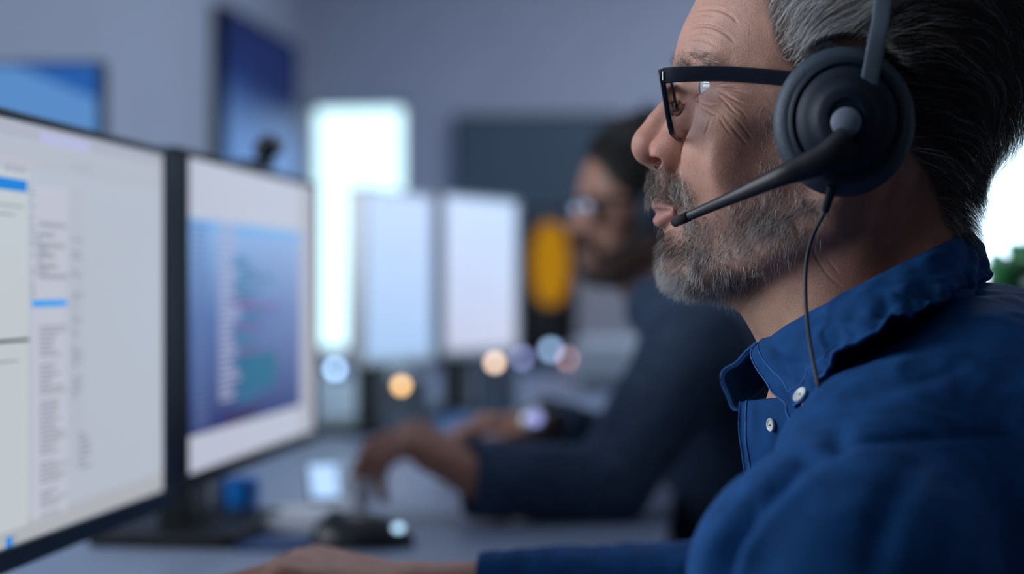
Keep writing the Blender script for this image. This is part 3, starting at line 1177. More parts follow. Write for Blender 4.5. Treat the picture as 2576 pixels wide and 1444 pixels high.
hs = root('headset', 'black headset with a microphone boom worn by the grey-bearded man in front', 'headset', at(2130, 310, HY - 0.1))
make_headset(hs, (m_pad, m_shell, m_silver, m_button, m_black, m_cable))
bp = [mm(at(2136, 352, HY - 0.1085)), mm(at(2094, 388, HY - 0.110)), mm(at(2030, 418, HY - 0.108)), mm(at(1955, 447, HY - 0.103)), mm(at(1850, 493, HY - 0.085)), mm(at(1760, 532, HY - 0.064)), mm(at(1703, 557, HY - 0.052))]
pp = catmull(bp, 8)
br = np.interp(np.linspace(0, 1, len(pp)), [0, 0.16, 0.34, 0.5, 0.67, 0.84, 0.97, 1.0], [9.0, 8.4, 6.9, 5.2, 3.6, 2.8, 2.6, 1.7])
bm = bmesh.new()
sweep(bm, pp, circ(1.0, 14), scale=[(0.75 * r, r) for r in br])
boom = bm_mm('microphone_boom', bm, m_black, hs, smooth=True, angle=50)
bm = bmesh.new()
tip = Vector(pp[-1])
dr = (Vector(pp[-1]) - Vector(pp[-4])).normalized()
cyl(bm, tip - dr * 9, tip + dr * 1.0, 2.9, 2.7, 18)
ball(bm, tip + dr * 1.0, 2.7, 18)
tipo = mat('microphone_foam', (0.02, 0.016, 0.022), 0.85, bump=0.6, bscale=2500)
bm_mm('microphone_tip', bm, tipo, boom, smooth=True)
cw = [at(2094, 470, HY - 0.098), at(2088, 500, HY - 0.096), at(2076, 532, HY - 0.092), at(2046, 590, HY - 0.085), at(2030, 650, HY - 0.082), at(2026, 720, HY - 0.085), at(2030, 800, HY - 0.095), at(2042, 890, HY - 0.112), at(2062, 985, HY - 0.124), at(2072, 1040, HY - 0.112), at(2074, 1120, HY - 0.085)]
bm = bmesh.new()
sweep(bm, catmull(cw, 8), circ(0.00105, 10))
bm_obj('cable', bm, m_cable, hs, smooth=True)
bm = bmesh.new()
cyl(bm, cw[0], cw[2], 0.0026, 0.0019, 16)
bm_obj('cable_relief', bm, m_steel if False else m_shell, hs, smooth=True, angle=40)
# ------------------------------------------------------------------ hands, arms, shirts (metres)
def hand_field(p, W, f, nrm, curl=(20, 35, 25), tcurl=18, spread=0.10, sc=1.0, thumb=1.0, fore=None, ts=0.62):
    """open hand from wrist W; f forward, nrm out of the back of the hand; thumb: +1 on the side cross(nrm, f)"""
    f = np.array(f, float) / np.linalg.norm(f)
    nrm = np.array(nrm, float)
    nrm = nrm - f * (nrm @ f)
    nrm /= np.linalg.norm(nrm)
    s = np.cross(nrm, f) * thumb
    W = np.array(W, float)
    kn = [0.027, 0.009, -0.009, -0.026]
    kf = [0.090, 0.094, 0.089, 0.080]
    L = [(0.044, 0.026, 0.021), (0.049, 0.030, 0.022), (0.045, 0.028, 0.021), (0.035, 0.021, 0.019)]
    R = [0.0096, 0.0099, 0.0093, 0.0083]
    d = None
    for i in range(4):
        k = W + (f * kf[i] + s * kn[i]) * sc
        e = cone(p, W + s * kn[i] * 0.55 * sc + f * 0.008 * sc, k, 0.017 * sc, 0.0125 * sc)
        d = e if d is None else smin(d, e, 0.010 * sc)
    for t0 in (-0.5, 0.5):
        d = smin(d, cone(p, W + s * 0.02 * t0, W + f * 0.06 * sc + s * 0.03 * t0 * sc - nrm * 0.006, 0.015 * sc, 0.013 * sc), 0.010 * sc)
    for i in range(4):
        a = W + (f * kf[i] + s * kn[i]) * sc
        dr = f + s * spread * (1.5 - i) * 0.6
        dr /= np.linalg.norm(dr)
        ang = 0.0
        fd = None
        r = R[i] * sc
        for j in range(3):
            ang += math.radians(curl[j] * (1 + 0.10 * i))
            b = a + (dr * math.cos(ang) - nrm * math.sin(ang)) * L[i][j] * sc
            e = cone(p, a, b, r, r * 0.90)
            fd = e if fd is None else smin(fd, e, 0.003)
            a, r = b, r * 0.90
        d = smin(d, fd, 0.004 * sc)
    a = W + (f * 0.022 + s * 0.022 - nrm * 0.006) * sc
    td = f * 0.72 + s * ts - nrm * 0.28
    td /= np.linalg.norm(td)
    fd = None
    r = 0.0135 * sc
    for j, ln in enumerate((0.046, 0.034, 0.027)):
        b = a + td * ln * sc
        e = cone(p, a, b, r, r * 0.86)
        fd = e if fd is None else smin(fd, e, 0.004)
        a, r = b, r * 0.86
        td = td + (-s * 0.35 - nrm * 0.15 + f * 0.2) * math.sin(math.radians(tcurl))
        td /= np.linalg.norm(td)
    d = smin(d, fd, 0.008 * sc)
    if fore is not None:
        d = smin(d, cone(p, W + (np.array(fore) - W) * 0.04, fore, 0.025 * sc, 0.031 * sc), 0.014)
    return d

def box_of(pts, m):
    pts = np.array(pts)
    return pts.min(0) - m, pts.max(0) + m

def hand_mesh(W, f, nrm, fore, h=0.0025, **k):
    W = np.array(W, float)
    fu = np.array(f, float) / np.linalg.norm(f)
    lo, hi = box_of([W, W + fu * 0.2, fore], 0.075)
    return nets(lambda p: hand_field(p.astype(np.float64), W, f, nrm, fore=fore, **k), lo, hi, h)

def torso_field(p, B, grow_=0.0):
    """B: dict with ellipsoids, shoulder chains and arm chains"""
    d = None
    for c, r, k in B['ell']:
        e = ell(p, c, np.array(r) + grow_)
        d = e if d is None else smin(d, e, k)
    for pts, rad, k in B['chain']:
        d = smin(d, chain(p, [np.array(q) for q in pts], [r + grow_ for r in rad], 0.02), k)
    return d

def cloth_disp(V, N, a1, a2, seed, rest=None):
    q = V * np.array([1.0, 1.0, 0.8])
    r1 = 1 - np.abs(vnoise(q, 14, seed, 1))
    r2 = 1 - np.abs(vnoise(q + 0.03 * vnoise(q, 20, seed + 3)[:, None], 34, seed + 1, 2))
    dd = a1 * (r1 - 0.6) + a2 * (r2 - 0.6)
    if rest is not None:
        dd = dd * rest
    return V + N * dd[:, None]

def cloth_mat(name, colr, twill=True, rough=0.85, var=0.35, sheen=0.25):
    m = bpy.data.materials.new(name)
    m.use_nodes = True
    nt = m.node_tree
    L = nt.links.new
    b = nt.nodes['Principled BSDF']
    tc = nt.nodes.new('ShaderNodeTexCoord')
    n = nt.nodes.new('ShaderNodeTexNoise')
    n.inputs['Scale'].default_value = 70
    n.inputs['Detail'].default_value = 5
    L(tc.outputs['Object'], n.inputs['Vector'])
    w = nt.nodes.new('ShaderNodeTexWave')
    w.wave_type = 'BANDS'
    w.bands_direction = 'DIAGONAL'
    w.inputs['Scale'].default_value = 1000 if twill else 400
    w.inputs['Distortion'].default_value = 2.5
    w.inputs['Detail'].default_value = 2
    L(tc.outputs['Object'], w.inputs['Vector'])
    ad = nt.nodes.new('ShaderNodeMath')
    ad.operation = 'MULTIPLY_ADD'
    L(w.outputs['Fac'], ad.inputs[0])
    ad.inputs[1].default_value = 0.35
    L(n.outputs['Fac'], ad.inputs[2])
    mx = nt.nodes.new('ShaderNodeMix')
    mx.data_type = 'RGBA'
    mr = nt.nodes.new('ShaderNodeMapRange')
    mr.inputs[1].default_value, mr.inputs[2].default_value = 0.35, 1.0
    L(ad.outputs[0], mr.inputs[0])
    L(mr.outputs[0], mx.inputs[0])
    mx.inputs[6].default_value = (*[c * (1 - var) for c in colr], 1)
    mx.inputs[7].default_value = (*[c * (1 + var) for c in colr], 1)
    L(mx.outputs[2], b.inputs['Base Color'])
    b.inputs['Roughness'].default_value = rough
    b.inputs['Specular IOR Level'].default_value = 0.15
    b.inputs['Sheen Weight'].default_value = sheen
    b.inputs['Sheen Tint'].default_value = (*[min(1, c * 3 + 0.05) for c in colr], 1)
    bp = nt.nodes.new('ShaderNodeBump')
    bp.inputs['Strength'].default_value = 0.25
    bp.inputs['Distance'].default_value = 0.0006
    L(ad.outputs[0], bp.inputs['Height'])
    L(bp.outputs['Normal'], b.inputs['Normal'])
    return m

def join_parts(parts):
    """[(V,Q,col,matindex)] -> one mesh's arrays"""
    V, Q, Cc, M, o = [], [], [], [], 0
    for v, q, c, mi in parts:
        V.append(v)
        Q.append(q + o)
        Cc.append(np.broadcast_to(c, (len(v), 3)))
        M.append(np.full(len(q), mi, np.int32))
        o += len(v)
    return np.concatenate(V), np.concatenate(Q), np.concatenate(Cc), np.concatenate(M)

# ------------------------------------------------------------------ man in front: trunk, arms, shirt
WR_R = np.array([-0.222, 1.135, 0.795])
WR_L = np.array([-0.185, 0.775, 0.795])
EL_R = np.array([0.075, 1.165, 0.798])
EL_L = np.array([0.015, 0.660, 0.765])
TR = dict(
    ell=[((0.165, HY, 0.74), (0.125, 0.175, 0.26), 0),
         ((0.165, HY, 0.855), (0.110, 0.185, 0.160), 0.04),
         ((0.126, HY, 0.862), (0.088, 0.072, 0.160), 0.030)],
    chain=[([(0.132, HY - 0.060, 0.960), (0.088, HY - 0.118, 0.9275), (0.056, HY - 0.208, 0.881)], [0.054, 0.0515, 0.0650], 0.030),
           ([(0.148, HY + 0.055, 0.962), (0.112, HY + 0.115, 0.934), (0.098, HY + 0.203, 0.885)], [0.054, 0.054, 0.064], 0.030),
           ([(0.055, HY - 0.210, 0.879), EL_L, WR_L + (0.02, 0, 0)], [0.0660, 0.055, 0.037], 0.022),
           ([(0.098, HY + 0.205, 0.885), EL_R, WR_R + (0.02, 0, 0)], [0.064, 0.044, 0.031], 0.022)])

def neck_hole(p, r):
    return cone(p, np.array([0.060, HY, 1.10]), np.array([0.092, HY, 0.952]), r, r)

m_denim = cloth_mat('blue_denim', (0.0062, 0.056, 0.188), sheen=0.06)
m_denim2 = cloth_mat('denim_stitching', (0.05, 0.14, 0.42))
m_white_button = mat('mother_of_pearl_button', (0.66, 0.70, 0.70), 0.3, noise=0.15, nscale=300)

def shirt_field(p):
    p = p.astype(np.float64)
    d = torso_field(p, TR)
    shell = smax(d, -(d + 0.006), 0.002)
    d = smax(shell, -neck_hole(p, 0.060), 0.006)
    for Wp, E, cut_ in ((WR_L, EL_L, -0.012), (WR_R, EL_R, 0.050)):
        ax = (Wp - E) / np.linalg.norm(Wp - E)
        t = (p - Wp) @ ax
        near = np.linalg.norm(p - Wp, axis=1) < 0.09
        d = np.where(near, np.maximum(d, t + cut_), d)
    return np.maximum(d, 0.60 - p[:, 2])

SV, SQ = nets(shirt_field, (-0.25, 0.55, 0.58), (0.32, 1.28, 1.06), CLOTH_H, coarse=4, band=2.0)
SN = vnormals(SV, SQ)
dz = torso_field(SV, TR)
SV = cloth_disp(SV, SN, 0.0060, 0.0030, 4, rest=np.where(dz > -0.003, 1, 0.0))
# creases of the near sleeve and the yoke seam (photo pixels): line, depth m, half width px
spx, spy = pix(SV)
for line, dep, wd in [([(2110, 1105), (2000, 1180), (1905, 1275), (1835, 1370), (1800, 1450), (1790, 1530)], 0.013, 34),
                      ([(2060, 1150), (1960, 1240), (1880, 1340), (1850, 1440)], -0.007, 34),
                      ([(2520, 1098), (2380, 1096), (2240, 1102), (2110, 1112)], 0.0030, 12),
                      ([(2140, 1000), (2260, 960), (2400, 930)], 0.0030, 30),
                      ([(2300, 1180), (2230, 1290), (2200, 1420)], 0.0040, 40)]:
    m = (SV[:, 1] < 0.80) & (spx > 1650)
    dd, tt = poly_dist(spx[m], spy[m], catmull(np.array(line, float), 4))
    SV[m] -= SN[m] * (dep * np.exp(-(dd / wd) ** 2) * np.sin(np.clip(tt, 0.05, 0.95) * math.pi) ** 0.5)[:, None]
shirt = mesh_np('shirt', SV, SQ, m_denim, man)
shirt['label'] = 'blue denim button-down shirt'

# collar: a folded leaf each side, grid between the fold and the lower edge
UP = [(1920, 860, -0.006), (1962, 836, -0.040), (2040, 789, -0.060), (2130, 736, -0.072), (2250, 672, -0.072), (2345, 626, -0.067), (2402, 600, -0.052), (2440, 584, 0.0)]
LO = [(1992, 1066, -0.078), (2030, 1012, -0.094), (2080, 946, -0.110), (2150, 870, -0.118), (2260, 800, -0.112), (2390, 752, -0.080), (2486, 706, 0.0)]
FR = [(1920, 860), (1906, 884), (1924, 920), (1958, 964), (1984, 1012), (1992, 1066)]
def resample(P, n):
    P = np.asarray(P)
    s = np.concatenate([[0], np.cumsum(np.linalg.norm(np.diff(P, axis=0), axis=1))])
    t = np.linspace(0, s[-1], n)
    return np.stack([np.interp(t, s, P[:, i]) for i in range(3)], 1)

up_w = catmull([at(x, y, HY + o) for x, y, o in UP], 10)
lo_w = catmull([at(x, y, HY + o) for x, y, o in LO], 10)
up_w, lo_w = resample(up_w, 71), resample(lo_w, 71)
fr_y = np.linspace(-0.006, -0.078, len(FR))
fr_w = catmull([at(x, y, HY + o) for (x, y), o in zip(FR, fr_y)], 4)
mirror = lambda P: P * np.array([1, -1, 1]) + np.array([0, 2 * HY, 0])
LO2 = lo_w.copy()
lo_far = mirror(lo_w)
FR2 = [(1920, 860, 0.006), (1898, 890, 0.018), (1862, 924, 0.026), (1839, 958, 0.030), (1841, 988, 0.030), (1866, 1024, 0.026)]
fr_far = catmull([at(x, y, HY + o) for x, y, o in FR2], 4)
k_ = np.linspace(0, 1, len(lo_far))[:, None]
lo_far = lo_far + (fr_far[-1] - lo_far[0]) * (1 - np.clip(k_ / 0.45, 0, 1)) ** 2

def leaf(U, Lw, Fr, out, seed):
    ns, nt = len(U), len(Fr)
    s = np.linspace(0, 1, ns)[:, None, None]
    t = np.linspace(0, 1, nt)[None, :, None]
    P = U[:, None] * (1 - t) + Lw[:, None] * t
    base0 = U[0] * (1 - t[0]) + Lw[0] * t[0]
    P = P + (Fr - base0)[None] * (1 - s) ** 3
    n = np.cross(np.gradient(P, axis=0), np.gradient(P, axis=1))
    n = n / (np.linalg.norm(n, axis=2, keepdims=True) + 1e-12)
    if (n[ns // 2, nt // 2] @ np.array([0, out, 0])) < 0:
        n = -n
    bulge = np.sin(np.clip(t, 0, 1) * math.pi) ** 0.8 * 0.0045
    flat = P.reshape(-1, 3)
    fold = vnoise(np.stack([s.repeat(nt, 1).ravel() * 1.0, t.repeat(ns, 0).ravel() * 0.25, 0 * flat[:, 0]], 1), 22, seed).reshape(ns, nt, 1)
    fold2 = vnoise(np.stack([s.repeat(nt, 1).ravel(), t.repeat(ns, 0).ravel() * 0.12, 0 * flat[:, 0]], 1), 75, seed + 5).reshape(ns, nt, 1)
    P = P + n * (bulge + 0.0040 * fold * (0.20 + t) + 0.0030 * fold2 * np.clip((t - 0.55) / 0.4, 0, 1))
    return P, n

def sheet(P, n, th=0.0016):
    ns, nt = P.shape[:2]
    A = (P + n * th / 2).reshape(-1, 3)
    B = (P - n * th / 2).reshape(-1, 3)
    I = np.arange(ns * nt).reshape(ns, nt)
    qa = np.stack([I[:-1, :-1], I[1:, :-1], I[1:, 1:], I[:-1, 1:]], -1).reshape(-1, 4)
    o = ns * nt
    rim = []
    loop = list(I[:, 0]) + list(I[-1, 1:]) + list(I[-2::-1, -1]) + list(I[0, -2:0:-1])
    for i in range(len(loop)):
        a, b = loop[i], loop[(i + 1) % len(loop)]
        rim.append((a, b, b + o, a + o))
    return np.concatenate([A, B]), np.concatenate([qa, qa[:, ::-1] + o, np.array(rim)])

def refine(P, k):
    """bilinear refinement of a grid"""
    a = P
    for ax in (0, 1):
        m = a.shape[ax]
        t = np.linspace(0, m - 1, (m - 1) * k + 1)
        i = np.minimum(t.astype(int), m - 2)
        f = (t - i).reshape((-1, 1, 1) if ax == 0 else (1, -1, 1))
        a = np.take(a, i, ax) * (1 - f) + np.take(a, i + 1, ax) * f
    return a

Pn, nn = leaf(up_w, lo_w, fr_w, -1, 21)
Pf, nf = leaf(mirror(up_w), lo_far, fr_far, 1, 33)
parts = []
for P, n in ((Pn, nn), (Pf, nf)):
    v, q = sheet(refine(P, 2), refine(n, 2))
    parts.append((v, q, (0, 0, 0), 0))
# collar stand: an inner band under the fold
ring = np.concatenate([up_w, mirror(up_w)[-2:0:-1]])
cen = np.array([0.085, HY, 0])
inn = ring - cen
inn[:, 2] = 0
inn = inn / np.linalg.norm(inn, axis=1, keepdims=True)
band = np.stack([ring - inn * (0.0004 + 0.0012 * t) + np.array([0.010, 0, -0.034]) * t for t in np.linspace(0, 1, 5)], 1)
band = np.concatenate([band, band[:1]], 0)
nb = np.repeat(np.concatenate([inn, inn[:1]], 0)[:, None], 5, 1)
v, q = sheet(band, nb)
parts.append((v, q, (0, 0, 0), 0))
V_, Q_, C_, M_ = join_parts(parts)
collar = mesh_np('collar', V_, Q_, m_denim, shirt)
# stitched edge of the leaves and the front placket
bm = bmesh.new()
for Fw, n0, Pg in ((fr_w, nn, Pn), (fr_far, nf, Pf)):
    k = max(1, Pg.shape[0] // 30)
    line = np.concatenate([Pg[::-1, -1][-20:] + n0[::-1, -1][-20:] * 0.0012, Pg[0, ::-1] + n0[0, ::-1] * 0.0012])
    sweep(bm, line, circ(0.0005, 6))
    line = np.concatenate([Pg[::-1, -4][-20:-3] + n0[::-1, -4][-20:-3] * 0.0011, Pg[4, -4::-1] + n0[4, -4::-1] * 0.0011])
    sweep(bm, line, circ(0.00035, 6))
seam = bm_obj('collar_stitching', bm, m_denim2, shirt, smooth=True)

pl = [(1868, 1012), (1860, 1048), (1861, 1090), (1871, 1145), (1884, 1200), (1900, 1270), (1916, 1340)]
pc = []
for off in np.linspace(0, 1, 9):
    row = [at(x + 150 * off, y - 18 * off, HY + 0.004 - 0.066 * off ** 0.75) for x, y in pl]
    pc.append(catmull(row, 4))
pc = np.array(pc)
npl = unit(np.cross(np.gradient(pc, axis=0), np.gradient(pc, axis=1)))
npl *= np.where((npl @ np.array([-0.4, -0.9, 0]))[..., None] < 0, -1, 1)
pc = pc + npl * 0.0018 * vnoise(pc.reshape(-1, 3), 60, 4).reshape(pc.shape[0], pc.shape[1], 1)
v, q = sheet(refine(pc, 2), refine(npl, 2), 0.002)
mesh_np('placket', v, q, m_denim, shirt)
bm = bmesh.new()
for j in (0, 1):
    sweep(bm, pc[j * 1] + npl[j] * 0.0015, circ(0.00055, 6))
bm_obj('placket_stitching', bm, m_denim2, shirt, smooth=True)

def button(px, py, P, nrm, r=0.0040):
    q = Vector((0, 0, 1)).rotation_difference(Vector(nrm).normalized()).to_matrix()
    bm = bmesh.new()
    lathe(bm, (0, 0, 0), [(0.0001, 0), (r * 0.95, 0), (r, 0.0006), (r, 0.0013), (r * 0.9, 0.0017), (r * 0.66, 0.0014), (r * 0.6, 0.0011), (0.0001, 0.0011)], 32, q)
    bmesh.ops.translate(bm, verts=bm.verts, vec=Vector(P))
    o = bm_obj('button', bm, m_white_button, shirt, smooth=True, angle=50)
    o['label'] = 'small white shirt button'
    bm = bmesh.new()
    ball(bm, Vector(P) + q @ Vector((0, 0, 0.0012)), (r * 0.25, r * 0.25, r * 0.16), 12)
    bm_obj('button_shank', bm, m_steel, o, smooth=True)
    return o
lp = pc.reshape(-1, 3)
u_, v_ = pix(lp)
i_ = np.argmin((u_ - 1954) ** 2 + (v_ - 1073) ** 2)
button(1940, 1073, lp[i_] + npl.reshape(-1, 3)[i_] * 0.0016, npl.reshape(-1, 3)[i_], 0.0038)
# on the leaf point
lp = Pn.reshape(-1, 3)
u_, v_ = pix(lp)
i_ = np.argmin((u_ - 2024) ** 2 + (v_ - 994) ** 2)
button(2025, 990, lp[i_] + nn.reshape(-1, 3)[i_] * 0.0014, nn.reshape(-1, 3)[i_] + np.array([0.55, 0, 0.1]), 0.0044)

# body: head, eyes, trunk, forearms and hands in one mesh
def trunk_field(p):
    p = p.astype(np.float64)
    d = torso_field(p, TR, -0.017)
    return np.maximum(np.maximum(d, 0.60 - p[:, 2]), -(p[:, 0] + 0.06))
TV, TQ = nets(trunk_field, (-0.1, 0.55, 0.58), (0.32, 1.28, 1.04), 0.009, coarse=4)
RV, RQ = hand_mesh(WR_R, (-1, 0.02, 0.22), (0.10, -0.15, 1), EL_R * 0.6 + WR_R * 0.4, curl=(26, 24, 14), thumb=1.0)
LV, LQ = hand_mesh(WR_L, (-1, 0.12, 0.02), (0.02, 0.1, 1), EL_L * 0.6 + WR_L * 0.4, curl=(18, 22, 14), thumb=-1.0)
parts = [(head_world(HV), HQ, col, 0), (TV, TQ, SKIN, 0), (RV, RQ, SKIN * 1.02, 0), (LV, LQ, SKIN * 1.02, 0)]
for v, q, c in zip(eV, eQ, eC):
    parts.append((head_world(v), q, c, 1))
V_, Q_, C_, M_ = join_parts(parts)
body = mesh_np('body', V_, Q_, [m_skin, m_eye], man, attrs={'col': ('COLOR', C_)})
body.data.polygons.foreach_set('material_index', M_)
# ------------------------------------------------------------------ room shell
def loc_obj(name, bm, m, parent, smooth=False, bevel=0.0, angle=None):
    """bm already in the parent's own frame"""
    bmesh.ops.recalc_face_normals(bm, faces=bm.faces)
    me = bpy.data.meshes.new(name)
    bm.to_mesh(me)
    bm.free()
    if smooth:
        me.polygons.foreach_set('use_smooth', np.ones(len(me.polygons), bool))
    if angle is not None:
        me.set_sharp_from_angle(angle=math.radians(angle))
    for mm_ in (m if isinstance(m, (list, tuple)) else [m]):
        me.materials.append(mm_)
    o = bpy.data.objects.new(name, me)
    C.objects.link(o)
    o.parent = parent
    if bevel:
        b = o.modifiers.new('bevel', 'BEVEL')
        b.width = bevel
        b.segments = 3
        b.limit_method = 'ANGLE'
    return o

def struct(name, bm, m, parent=None, **k):
    o = bm_obj(name, bm, m, parent, **k)
    if parent is None:
        o['kind'] = 'structure'
    return o

BY, LX, RX, FY, CH = 6.0, -1.62, 3.2, -2.2, 2.7
m_wall = mat('painted_wall', (0.55, 0.58, 0.68), 0.85, noise=0.05, nscale=3, bump=0.1, bscale=300)
m_ceil = mat('ceiling_paint', (0.60, 0.61, 0.64), 0.9, noise=0.04, nscale=4)
m_floor = mat('dark_carpet', (0.035, 0.040, 0.055), 0.95, noise=0.35, nscale=220, bump=0.4, bscale=900)
m_trim = mat('grey_trim', (0.22, 0.23, 0.26), 0.6, noise=0.05)
m_wframe = mat('white_window_frame', (0.62, 0.64, 0.68), 0.4, noise=0.04)

bm = bmesh.new(); bx(bm, ((LX + RX) / 2, (FY + BY) / 2, -0.05), (RX - LX + 0.4, BY - FY + 0.4, 0.1)); struct('floor', bm, m_floor)
bm = bmesh.new(); bx(bm, ((LX + RX) / 2, (FY + BY) / 2, CH + 0.05), (RX - LX + 0.4, BY - FY + 0.4, 0.1)); struct('ceiling', bm, m_ceil)
KEY_BOX = (0.10, 1.55, 1.00, 2.30)                                 # y0,y1,z0,z1 of an unseen window added to light the face
bm = bmesh.new()
for y0_, y1_, z0_, z1_ in ((FY - 0.2, KEY_BOX[0], 0, CH), (KEY_BOX[1], BY + 0.2, 0, CH), (KEY_BOX[0], KEY_BOX[1], 0, KEY_BOX[2]), (KEY_BOX[0], KEY_BOX[1], KEY_BOX[3], CH)):
    bx(bm, (LX - 0.1, (y0_ + y1_) / 2, (z0_ + z1_) / 2), (0.2, y1_ - y0_, z1_ - z0_))
struct('wall_left', bm, m_wall)
bm = bmesh.new()
yc_, zc_ = (KEY_BOX[0] + KEY_BOX[1]) / 2, (KEY_BOX[2] + KEY_BOX[3]) / 2
for yy in (KEY_BOX[0] + 0.0125, yc_, KEY_BOX[1] - 0.0125):
    bx(bm, (LX - 0.08, yy, zc_), (0.1, 0.025, KEY_BOX[3] - KEY_BOX[2]))
for zz in (KEY_BOX[2] + 0.0125, KEY_BOX[3] - 0.0125):
    bx(bm, (LX - 0.08, yc_, zz), (0.1, KEY_BOX[1] - KEY_BOX[0], 0.025))
f3 = struct('window_3', bm, m_wframe)
bm = bmesh.new(); bx(bm, (LX - 0.10, yc_, zc_), (0.012, KEY_BOX[1] - KEY_BOX[0] - 0.01, KEY_BOX[3] - KEY_BOX[2] - 0.01))
p3 = bm_obj('lit_pane', bm, emit('daylight_window_3', (0.86, 0.93, 1.0), KEY_GLOW), f3)
p3['label'] = 'glowing pane added to light the face'
bm = bmesh.new(); bx(bm, (RX + 0.1, (FY + BY) / 2, CH / 2), (0.2, BY - FY + 0.4, CH)); struct('wall_right', bm, m_wall)

# back wall with two openings
w2 = (at(768, 255, BY), at(1026, 893, BY))
W2 = (w2[0][0], w2[1][0], w2[1][2], w2[0][2])                 # x0,x1,z0,z1 of the narrow window
W1 = (0.92, 2.45, 0.55, 2.30)
bm = bmesh.new()
xs = [LX - 0.2, W2[0], W2[1], W1[0], W1[1], RX + 0.2]
def wbox(x0, x1, z0, z1):
    if x1 > x0 and z1 > z0:
        bx(bm, ((x0 + x1) / 2, BY + 0.1, (z0 + z1) / 2), (x1 - x0, 0.2, z1 - z0))
wbox(xs[0], xs[1], 0, CH); wbox(xs[1], xs[2], 0, W2[2]); wbox(xs[1], xs[2], W2[3], CH)
wbox(xs[2], xs[3], 0, CH); wbox(xs[3], xs[4], 0, W1[2]); wbox(xs[3], xs[4], W1[3], CH); wbox(xs[4], xs[5], 0, CH)
struct('wall_back', bm, m_wall)

def window(name, W, strength, colr, mull):
    x0, x1, z0, z1 = W
    bm = bmesh.new()
    cx, cz = (x0 + x1) / 2, (z0 + z1) / 2
    t = 0.025
    y = BY + 0.08
    bx(bm, (x0 + t / 2, y, cz), (t, 0.1, z1 - z0)); bx(bm, (x1 - t / 2, y, cz), (t, 0.1, z1 - z0))
    bx(bm, (cx, y, z0 + t / 2), (x1 - x0, 0.1, t)); bx(bm, (cx, y, z1 - t / 2), (x1 - x0, 0.1, t))
    for k in range(1, mull):
        bx(bm, (x0 + (x1 - x0) * k / mull, y, cz), (0.03, 0.06, z1 - z0))
    f = struct(name, bm, m_wframe)
    bm = bmesh.new()
    bx(bm, (cx, BY + 0.10, cz), (x1 - x0 - 0.01, 0.012, z1 - z0 - 0.01))
    p = bm_obj('lit_pane', bm, emit('daylight_' + name, colr, strength), f)
    p['label'] = 'glowing pane added to light the face'
    return f
window('window_1', W1, WIN1, (0.62, 0.84, 1.0), 2)
window('window_2', W2, WIN2, (0.62, 0.90, 1.0), 1)
bm = bmesh.new(); bx(bm, ((LX + RX) / 2, BY - 0.008, 0.05), (RX - LX, 0.016, 0.1)); struct('baseboard_back', bm, m_trim)
bm = bmesh.new(); bx(bm, (LX + 0.008, (FY + BY) / 2, 0.05), (0.016, BY - FY, 0.1)); struct('baseboard_left', bm, m_trim)

# ------------------------------------------------------------------ desks
m_desk = mat('pale_grey_laminate', (0.22, 0.27, 0.38), 0.42, noise=0.04, nscale=8)
m_leg = mat('dark_desk_leg', (0.02, 0.022, 0.028), 0.45)
def desk(name, label, x0, x1, y0, y1, group=None):
    r = root(name, label, 'desk', ((x0 + x1) / 2, (y0 + y1) / 2, 0), group)
    bm = bmesh.new(); bx(bm, ((x0 + x1) / 2, (y0 + y1) / 2, DESK - 0.0125), (x1 - x0, y1 - y0, 0.025))
    bm_obj('desktop', bm, m_desk, r, bevel=0.003)
    for sx in (x0 + 0.06, x1 - 0.06):
        for sy in (y0 + 0.06, y1 - 0.06):
            bm = bmesh.new(); bx(bm, (sx, sy, (DESK - 0.025) / 2), (0.05, 0.05, DESK - 0.025))
            bm_obj('leg', bm, m_leg, r, bevel=0.003)
    bm = bmesh.new(); bx(bm, (x0 + 0.03, (y0 + y1) / 2, DESK - 0.2), (0.018, y1 - y0 - 0.2, 0.33))
    bm_obj('modesty_panel', bm, m_leg, r)
    return r
DX0, DX1 = -0.95, -0.055
desk('desk', 'long pale grey desk under the two big monitors and the near keyboard hands', DX0, DX1, 0.30, 2.55)
desk('desk', 'pale grey desk at the back under the two pale monitors side by side', -1.36, DX1, 2.62, 5.15)
desk('desk', 'small desk by the left wall under the blue-lit screen', LX + 0.03, -1.00, 2.0, 2.60)

# ------------------------------------------------------------------ monitors
m_bezel = mat('black_bezel', (0.004, 0.010, 0.020), 0.45, spec=0.12)
m_bezel_b = mat('blue_black_bezel', (0.006, 0.026, 0.062), 0.4, spec=0.12)
m_stand = mat('monitor_stand', (0.008, 0.010, 0.014), 0.45, spec=0.25)
m_silver_b = mat('silver_bezel', (0.38, 0.40, 0.43), 0.3, metal=0.6)

def quad_screen(rects, x=0.0, dx=0.00002):
    """rects: (y0,y1,z0,z1,colour or 4 corner colours bl,br,tr,tl) -> arrays; later ones lie in front"""
    V, Q, Cc = [], [], []
    for i, (y0, y1, z0, z1, c) in enumerate(rects):
        xx = x + dx * i
        o = len(V)
        if hasattr(y0, '__len__'):                 # four free corners instead of a rectangle
            V += [(xx, q[0], q[1]) for q in (y0, y1, z0, z1)]
        else:
            V += [(xx, y0, z0), (xx, y1, z0), (xx, y1, z1), (xx, y0, z1)]
        Q.append((o, o + 1, o + 2, o + 3))
        Cc += list(c) if hasattr(c[0], '__len__') else [c] * 4
    return np.array(V, float), np.array(Q), np.array(Cc, float)

